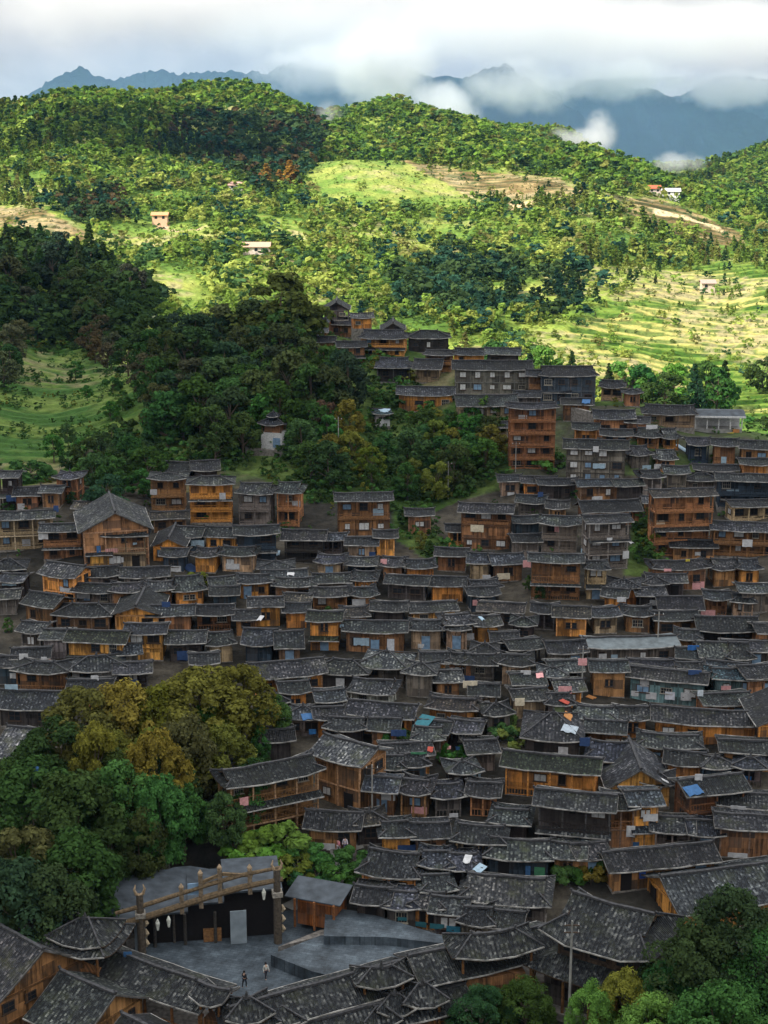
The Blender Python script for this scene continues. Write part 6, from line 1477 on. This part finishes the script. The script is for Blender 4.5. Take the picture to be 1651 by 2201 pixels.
CLOTHS = [
 (212,1183,10,22,BL,'tarpaulin','blue tarpaulin hung on the big reddish gable'),(240,1205,12,14,WH,'cloth','white cloth drying on the blue-white windowed house'),(262,1203,9,12,WH,'cloth','narrow white cloth beside the windows of the tan house'),(410,1222,30,22,DB,'tarpaulin','dark blue tarpaulin between black walls'),
 (425,1167,34,14,LB,'tarpaulin','pale blue screen under the long dark eave'),(668,1541,46,12,BL,'tarpaulin','sloping blue tarpaulin beside the clump of old trees'),(672,1572,18,12,(.04,.17,.42),'tarpaulin','bright blue tarpaulin ball-shaped by the stone yard'),(912,1552,38,22,TL,'tarpaulin','teal corrugated sheet fence below the roofs'),
 (598,1190,8,14,LB,'cloth','light blue cloth on the black timber row'),(1490,1392,28,12,(.03,.12,.34),'tarpaulin','vivid blue awning beside the teal-roofed hall'),(1020,1668,30,9,LB,'tarpaulin','pale blue oval awning on a flat roof'),(1490,1700,44,14,BL,'tarpaulin','long blue sheet on the edge of the slanting house'),(1607,1672,18,10,(.03,.14,.36),'tarpaulin','small bright blue sheet on a roof ridge'),
 (1365,1818,18,20,BL,'tarpaulin','blue door curtain of the dark triple-gallery house'),(1380,1878,16,20,(.04,.10,.4),'tarpaulin','ultramarine sheet beside the white gable wall'),(1135,1870,12,22,BL,'tarpaulin','blue curtain in the yard of the pale hip-and-gable house'),(1160,1872,26,20,GN,'tarpaulin','green netting in the yard of the pale hip-and-gable house'),
 (1467,965,16,18,LB,'cloth','large light blue cloth hanging beside a dark wall'),(1260,864,20,10,BL,'tarpaulin','blue awning beneath the dark hip-and-gable crest house'),(825,883,30,8,LB,'tarpaulin','light blue awning of the little white shed'),(1575,1053,30,5,LB,'tarpaulin','light blue strip awning in the upper right rows'),
 (1252,1184,8,10,LB,'cloth','blue cloth on the galleried house next to the laundry'),(1285,1200,7,34,WH,'cloth','long white cloth down the laundry-hung house'),(1310,1160,14,10,WH,'cloth','white bedsheet near the top of the laundry-hung house'),(1345,1192,16,18,WH,'cloth','white square sheet at the corner of the laundry-hung house'),(1355,1165,10,9,WH,'cloth','small white cloth near the gully'),
 (975,1755,22,18,WH,'cloth','row of white laundry under a dark balcony'),(1032,1868,26,12,LB,'cloth','pale laundry under the brown slanting eave'),(1005,1848,18,14,WH,'cloth','white sheet over the wooden rail'),(840,1388,18,34,(.5,.52,.56),'door_curtain','tall pale door curtain of the wide brown house'),(905,1388,16,10,WH,'cloth','white cloth in the dark middle row'),
 (1295,1410,20,12,WH,'roof_panel','white roof light above the crowded lane'),(1320,1412,16,12,LB,'roof_panel','pale blue roof light above the crowded lane'),(1130,1445,26,10,WH,'cloth','white laundry on the middle terrace'),(1160,1452,18,10,PK,'cloth','pink and white laundry on the middle terrace'),(1252,1422,22,16,PK,'cloth','red and white laundry above the market lane'),(1213,1510,16,10,RD,'cloth','red cloth over a market stall'),(1270,1500,18,9,OR,'cloth','orange cloth over a market stall'),(1200,1525,30,12,(.2,.25,.12),'awning','olive awning of a market stall'),(1220,1540,34,9,OR,'awning','orange awning below the olive market awning'),
 (1400,1495,26,16,WH,'plastic_sheet','white plastic sheet on the teal-sheeted workshop'),(1440,1495,24,18,(.55,.56,.62),'plastic_sheet','lilac plastic sheet on the teal-sheeted workshop'),(1475,1497,26,18,WH,'plastic_sheet','wide white plastic sheet on the teal-sheeted workshop'),(1505,1492,14,20,(.5,.55,.6),'plastic_sheet','grey plastic sheet at the workshop corner'),(1365,1490,18,12,WH,'plastic_sheet','small white plastic sheet on the workshop front'),
 (1560,1478,24,10,PK,'cloth','pink cloth behind the green-blue glazing'),(95,1418,14,14,WH,'cloth','white cloth drying at the village edge'),(107,1418,8,14,RD,'cloth','red cloth drying at the village edge'),(20,1255,36,7,LB,'tarpaulin','pale blue sheet roof edge at the picture border'),(28,1452,14,12,WH,'cloth','white cloth under the eave at the picture border'),(268,1700,1,1,WH,'cloth',''),
 (78,1655,16,12,BL,'tarpaulin','blue sheet glimpsed through the dark trees'),(290,1168,10,5,LB,'cloth','pale cloth on the gable of the tan house'),(1430,1680,14,10,WH,'cloth','white cloth on the golden gable roof'),(1225,1568,40,10,(.35,.4,.45),'tarpaulin','shiny grey sheet on the messy dark roof'),(1320,1592,44,7,(.8,.75,.65),'board','pale long board lying on the blue-grey roof'),
 (900,1985,40,12,TL,'tarpaulin','teal awning at the near end of the awning row'),(940,1990,36,12,TL,'tarpaulin','teal awning in the middle of the awning row'),(975,1996,34,14,(.03,.16,.24),'tarpaulin','dark teal awning at the far end of the awning row'),(865,1974,22,8,TL,'tarpaulin','small teal awning beside the terrace'),
 (1035,1330,10,8,LB,'cloth','blue cloth on the orange house with three windows'),(735,1345,10,7,LB,'cloth','pale blue cloth under the tufted roof'),(560,1330,12,10,WH,'cloth','white cloth on the honey-coloured front above the dark roof'),(165,1150,1,1,WH,'cloth',''),(625,1235,18,6,WH,'plank','pale board on the rubble heap'),
 (1435,1225,18,6,PK,'cloth','pinkish cloth on the roof edge above the gully'),(1500,1190,14,8,WH,'cloth','white cloth on the cluttered upper terrace'),(1478,1205,10,7,YE,'cloth','yellow cloth on the cluttered upper terrace'),(1548,932,1,1,WH,'cloth',''),(1582,926,16,8,OR,'awning','orange parasol-like awning at the crest'),(1570,932,12,5,YE,'awning','yellow awning at the crest'),
 (925,1612,14,8,RD,'cloth','red bundle cloth on the flat roof'),(985,1608,12,9,BL,'cloth','blue cloth on the flat roof'),(965,1606,10,8,PK,'cloth','pink cloth on the flat roof'),(900,1618,40,5,GN,'netting','green garden netting on the flat roof'),(440,2055,1,1,WH,'cloth',''),(275,2050,20,12,BL,'tarpaulin','blue tarpaulin heap at the foot of the left gate post'),
]
for a in CLOTHS:
    if a[2] > 1: sheet_at(a[0], a[1], a[2] * .85, a[3] * .9, a[4], a[5], a[6], a[5].replace('_', ' '), {'cloth': 'cloths and laundry hung out in the village', 'tarpaulin': 'tarpaulins about the village', 'plastic_sheet': 'plastic sheets on the workshop', 'awning': 'stall awnings', 'roof_panel': 'roof lights'}.get(a[5]))
WASH = []; wr = random.Random(71)
for h in [h for h in HOUSES if h['nfl'] >= 1 and h['py'] > 860]:
    if wr.random() > .55 or len(WASH) >= 85: continue
    sl_ = slant((h['o'].location.x, h['o'].location.y, h['o'].location.z)); mpx = F / sl_; px = h['px'] + wr.uniform(-.35, .35) * h['W']; py = h['py'] + wr.uniform(2.0, 4.2) * mpx
    if not (15 < px < 1635 and py < 1900) or any(abs(px - a) < 25 and abs(py - b_) < 18 for a, b_ in [(c[0], c[1]) for c in CLOTHS]): continue
    cn, cc = wr.choice([('white', WH), ('white', WH), ('pale blue', LB), ('pink', PK), ('dark blue', DB), ('cream', (.55, .48, .36)), ('grey', (.35, .35, .36))])
    o_h = sheet_at(px, py, wr.uniform(.8, 2.2) * mpx, wr.uniform(.7, 1.3) * mpx, cc, 'laundry_cloth', 'cloth', 'cloth', 'cloths hung at the house fronts', wall=True)
    if o_h: WASH.append(dict(o=o_h, px=px, py=py, cn=cn))
# faint smoke over the lanes
mist('smoke', 'faint blue-grey kitchen smoke drifting over the middle roofs', [puff(1235, 1560, 180, 3.2, 3, 1.8), puff(1290, 1590, 176, 4, 3, 1.4)], 0.10, 0.6, 0.36, 0.75, seed=2.0, col=(.75, .85, 1))

# ---------------------------------------------------------------- labels for the houses: what each looks like and what it stands by
ORD = ['next', 'second', 'third', 'fourth', 'fifth', 'sixth', 'seventh', 'eighth', 'ninth', 'tenth', 'eleventh', 'twelfth', 'thirteenth', 'fourteenth', 'fifteenth', 'sixteenth', 'seventeenth', 'eighteenth', 'nineteenth', 'twentieth']
LM = [h for h in HOUSES if h['mark'] and h['mark'][1]]
def sector(dx, dy):
    if abs(dx) > abs(dy) * 1.6: return 'left of' if dx < 0 else 'right of'
    return 'above' if dy < 0 else 'below'
def label_all(items, noun, maxd=4000):
    rank = {}
    for L_ in LM:
        by = {}
        for h in items:
            dx, dy = h['px'] - L_['px'], h['py'] - L_['py']; by.setdefault(sector(dx, dy), []).append((math.hypot(dx, dy * 1.6), id(h), h))
        for s, lst in by.items():
            lst.sort(key=lambda t_: t_[0])
            for k, (d_, _, h) in enumerate(lst[:len(ORD)]): rank.setdefault(id(h), []).append((k * 60 + d_, k, s, L_['mark'][1]))
    for h in items:
        c = sorted(rank.get(id(h), [(0, 0, 'near', 'village')]), key=lambda t_: t_[0])[0]; h['o']['label'] = noun(h, ORD[c[1]], '%s the %s' % (c[2], c[3]))
for h in HOUSES:
    if 'category' not in h['o']: h['o']['category'] = 'house'; h['o']['group'] = 'timber houses of the hillside village'
    if h['mark']: h['o']['label'] = h['mark'][0]
FLN = {1: 'low', 2: 'two-storey', 3: 'three-storey', 4: 'four-storey', 5: 'tall'}
label_all([h for h in HOUSES if not h['mark']], lambda h, o, w_: '%s %s house, %s roof, %s %s' % (FLN.get(h['nfl'], 'tall'), WN[h['wall']].replace(' timber', '').replace('timber ', ''), RN[h['roof']].replace(' sheet', '').replace(' tiled', ''), o, w_))
label_all(WASH, lambda h, o, w_: '%s cloth at a house front, %s %s' % (h['cn'], o, w_))
def col_word(c):
    if c[0] > c[1] * 1.15: return 'russet'
    if c[0] > c[1] * .85: return 'olive'
    if c[1] > .09: return 'bright green'
    return 'dark green'
for gname in ('broadleaf trees of the wood on the knoll', 'trees on the green slope between the house rows', 'trees on the dark wooded hill', 'trees along the lane', 'trees at the garden border', 'bushy trees on the garden terraces', 'trees above the village edge', 'cedars on the skyline of the dark hill', 'trees at the foot of the terraces', 'rust-orange trees beside the meadow', 'younger trees of the clump beside the square'):
    it = []
    for o in COL.objects:
        if o.get('group') == gname and o.type == 'EMPTY':
            H = o.scale[2] * 11; px, py = proj(o.location.x, o.location.y, o.location.z + H * .6); cr = [c for c in o.children if c.name.startswith('crown')][0]
            it.append(dict(o=o, px=float(px), py=float(py), c=cr.color, H=H))
    place_ = {'broadleaf trees of the wood on the knoll': 'in the knoll wood', 'trees on the green slope between the house rows': 'on the green slope', 'trees on the dark wooded hill': 'on the shaded hill', 'trees along the lane': 'by the lane', 'trees at the garden border': 'at the garden border', 'bushy trees on the garden terraces': 'on the garden terraces', 'trees above the village edge': 'above the village edge',
              'cedars on the skyline of the dark hill': 'on the skyline', 'trees at the foot of the terraces': 'against the rice terraces', 'rust-orange trees beside the meadow': 'beside the meadow', 'younger trees of the clump beside the square': 'in the old clump'}[gname]
    kindw = 'cedar' if 'cedars' in gname else 'tree'
    label_all(it, lambda h, o, w_: '%s %s %s, %s %s' % (col_word(h['c']), kindw, place_, o, w_))
_seen = {}
for o in COL.objects:
    if o.get('label') and not o.parent: _seen.setdefault(o['label'], []).append(o.name)
print([k for k in _seen if len(k.split())>16 or len(_seen[k])>1])
print('dup labels', sum(1 for v in _seen.values() if len(v) > 1), max(len(k.split()) for k in _seen))
for o in COL.objects:
    for k in ('_px', '_py'):
        if k in o: del o[k]
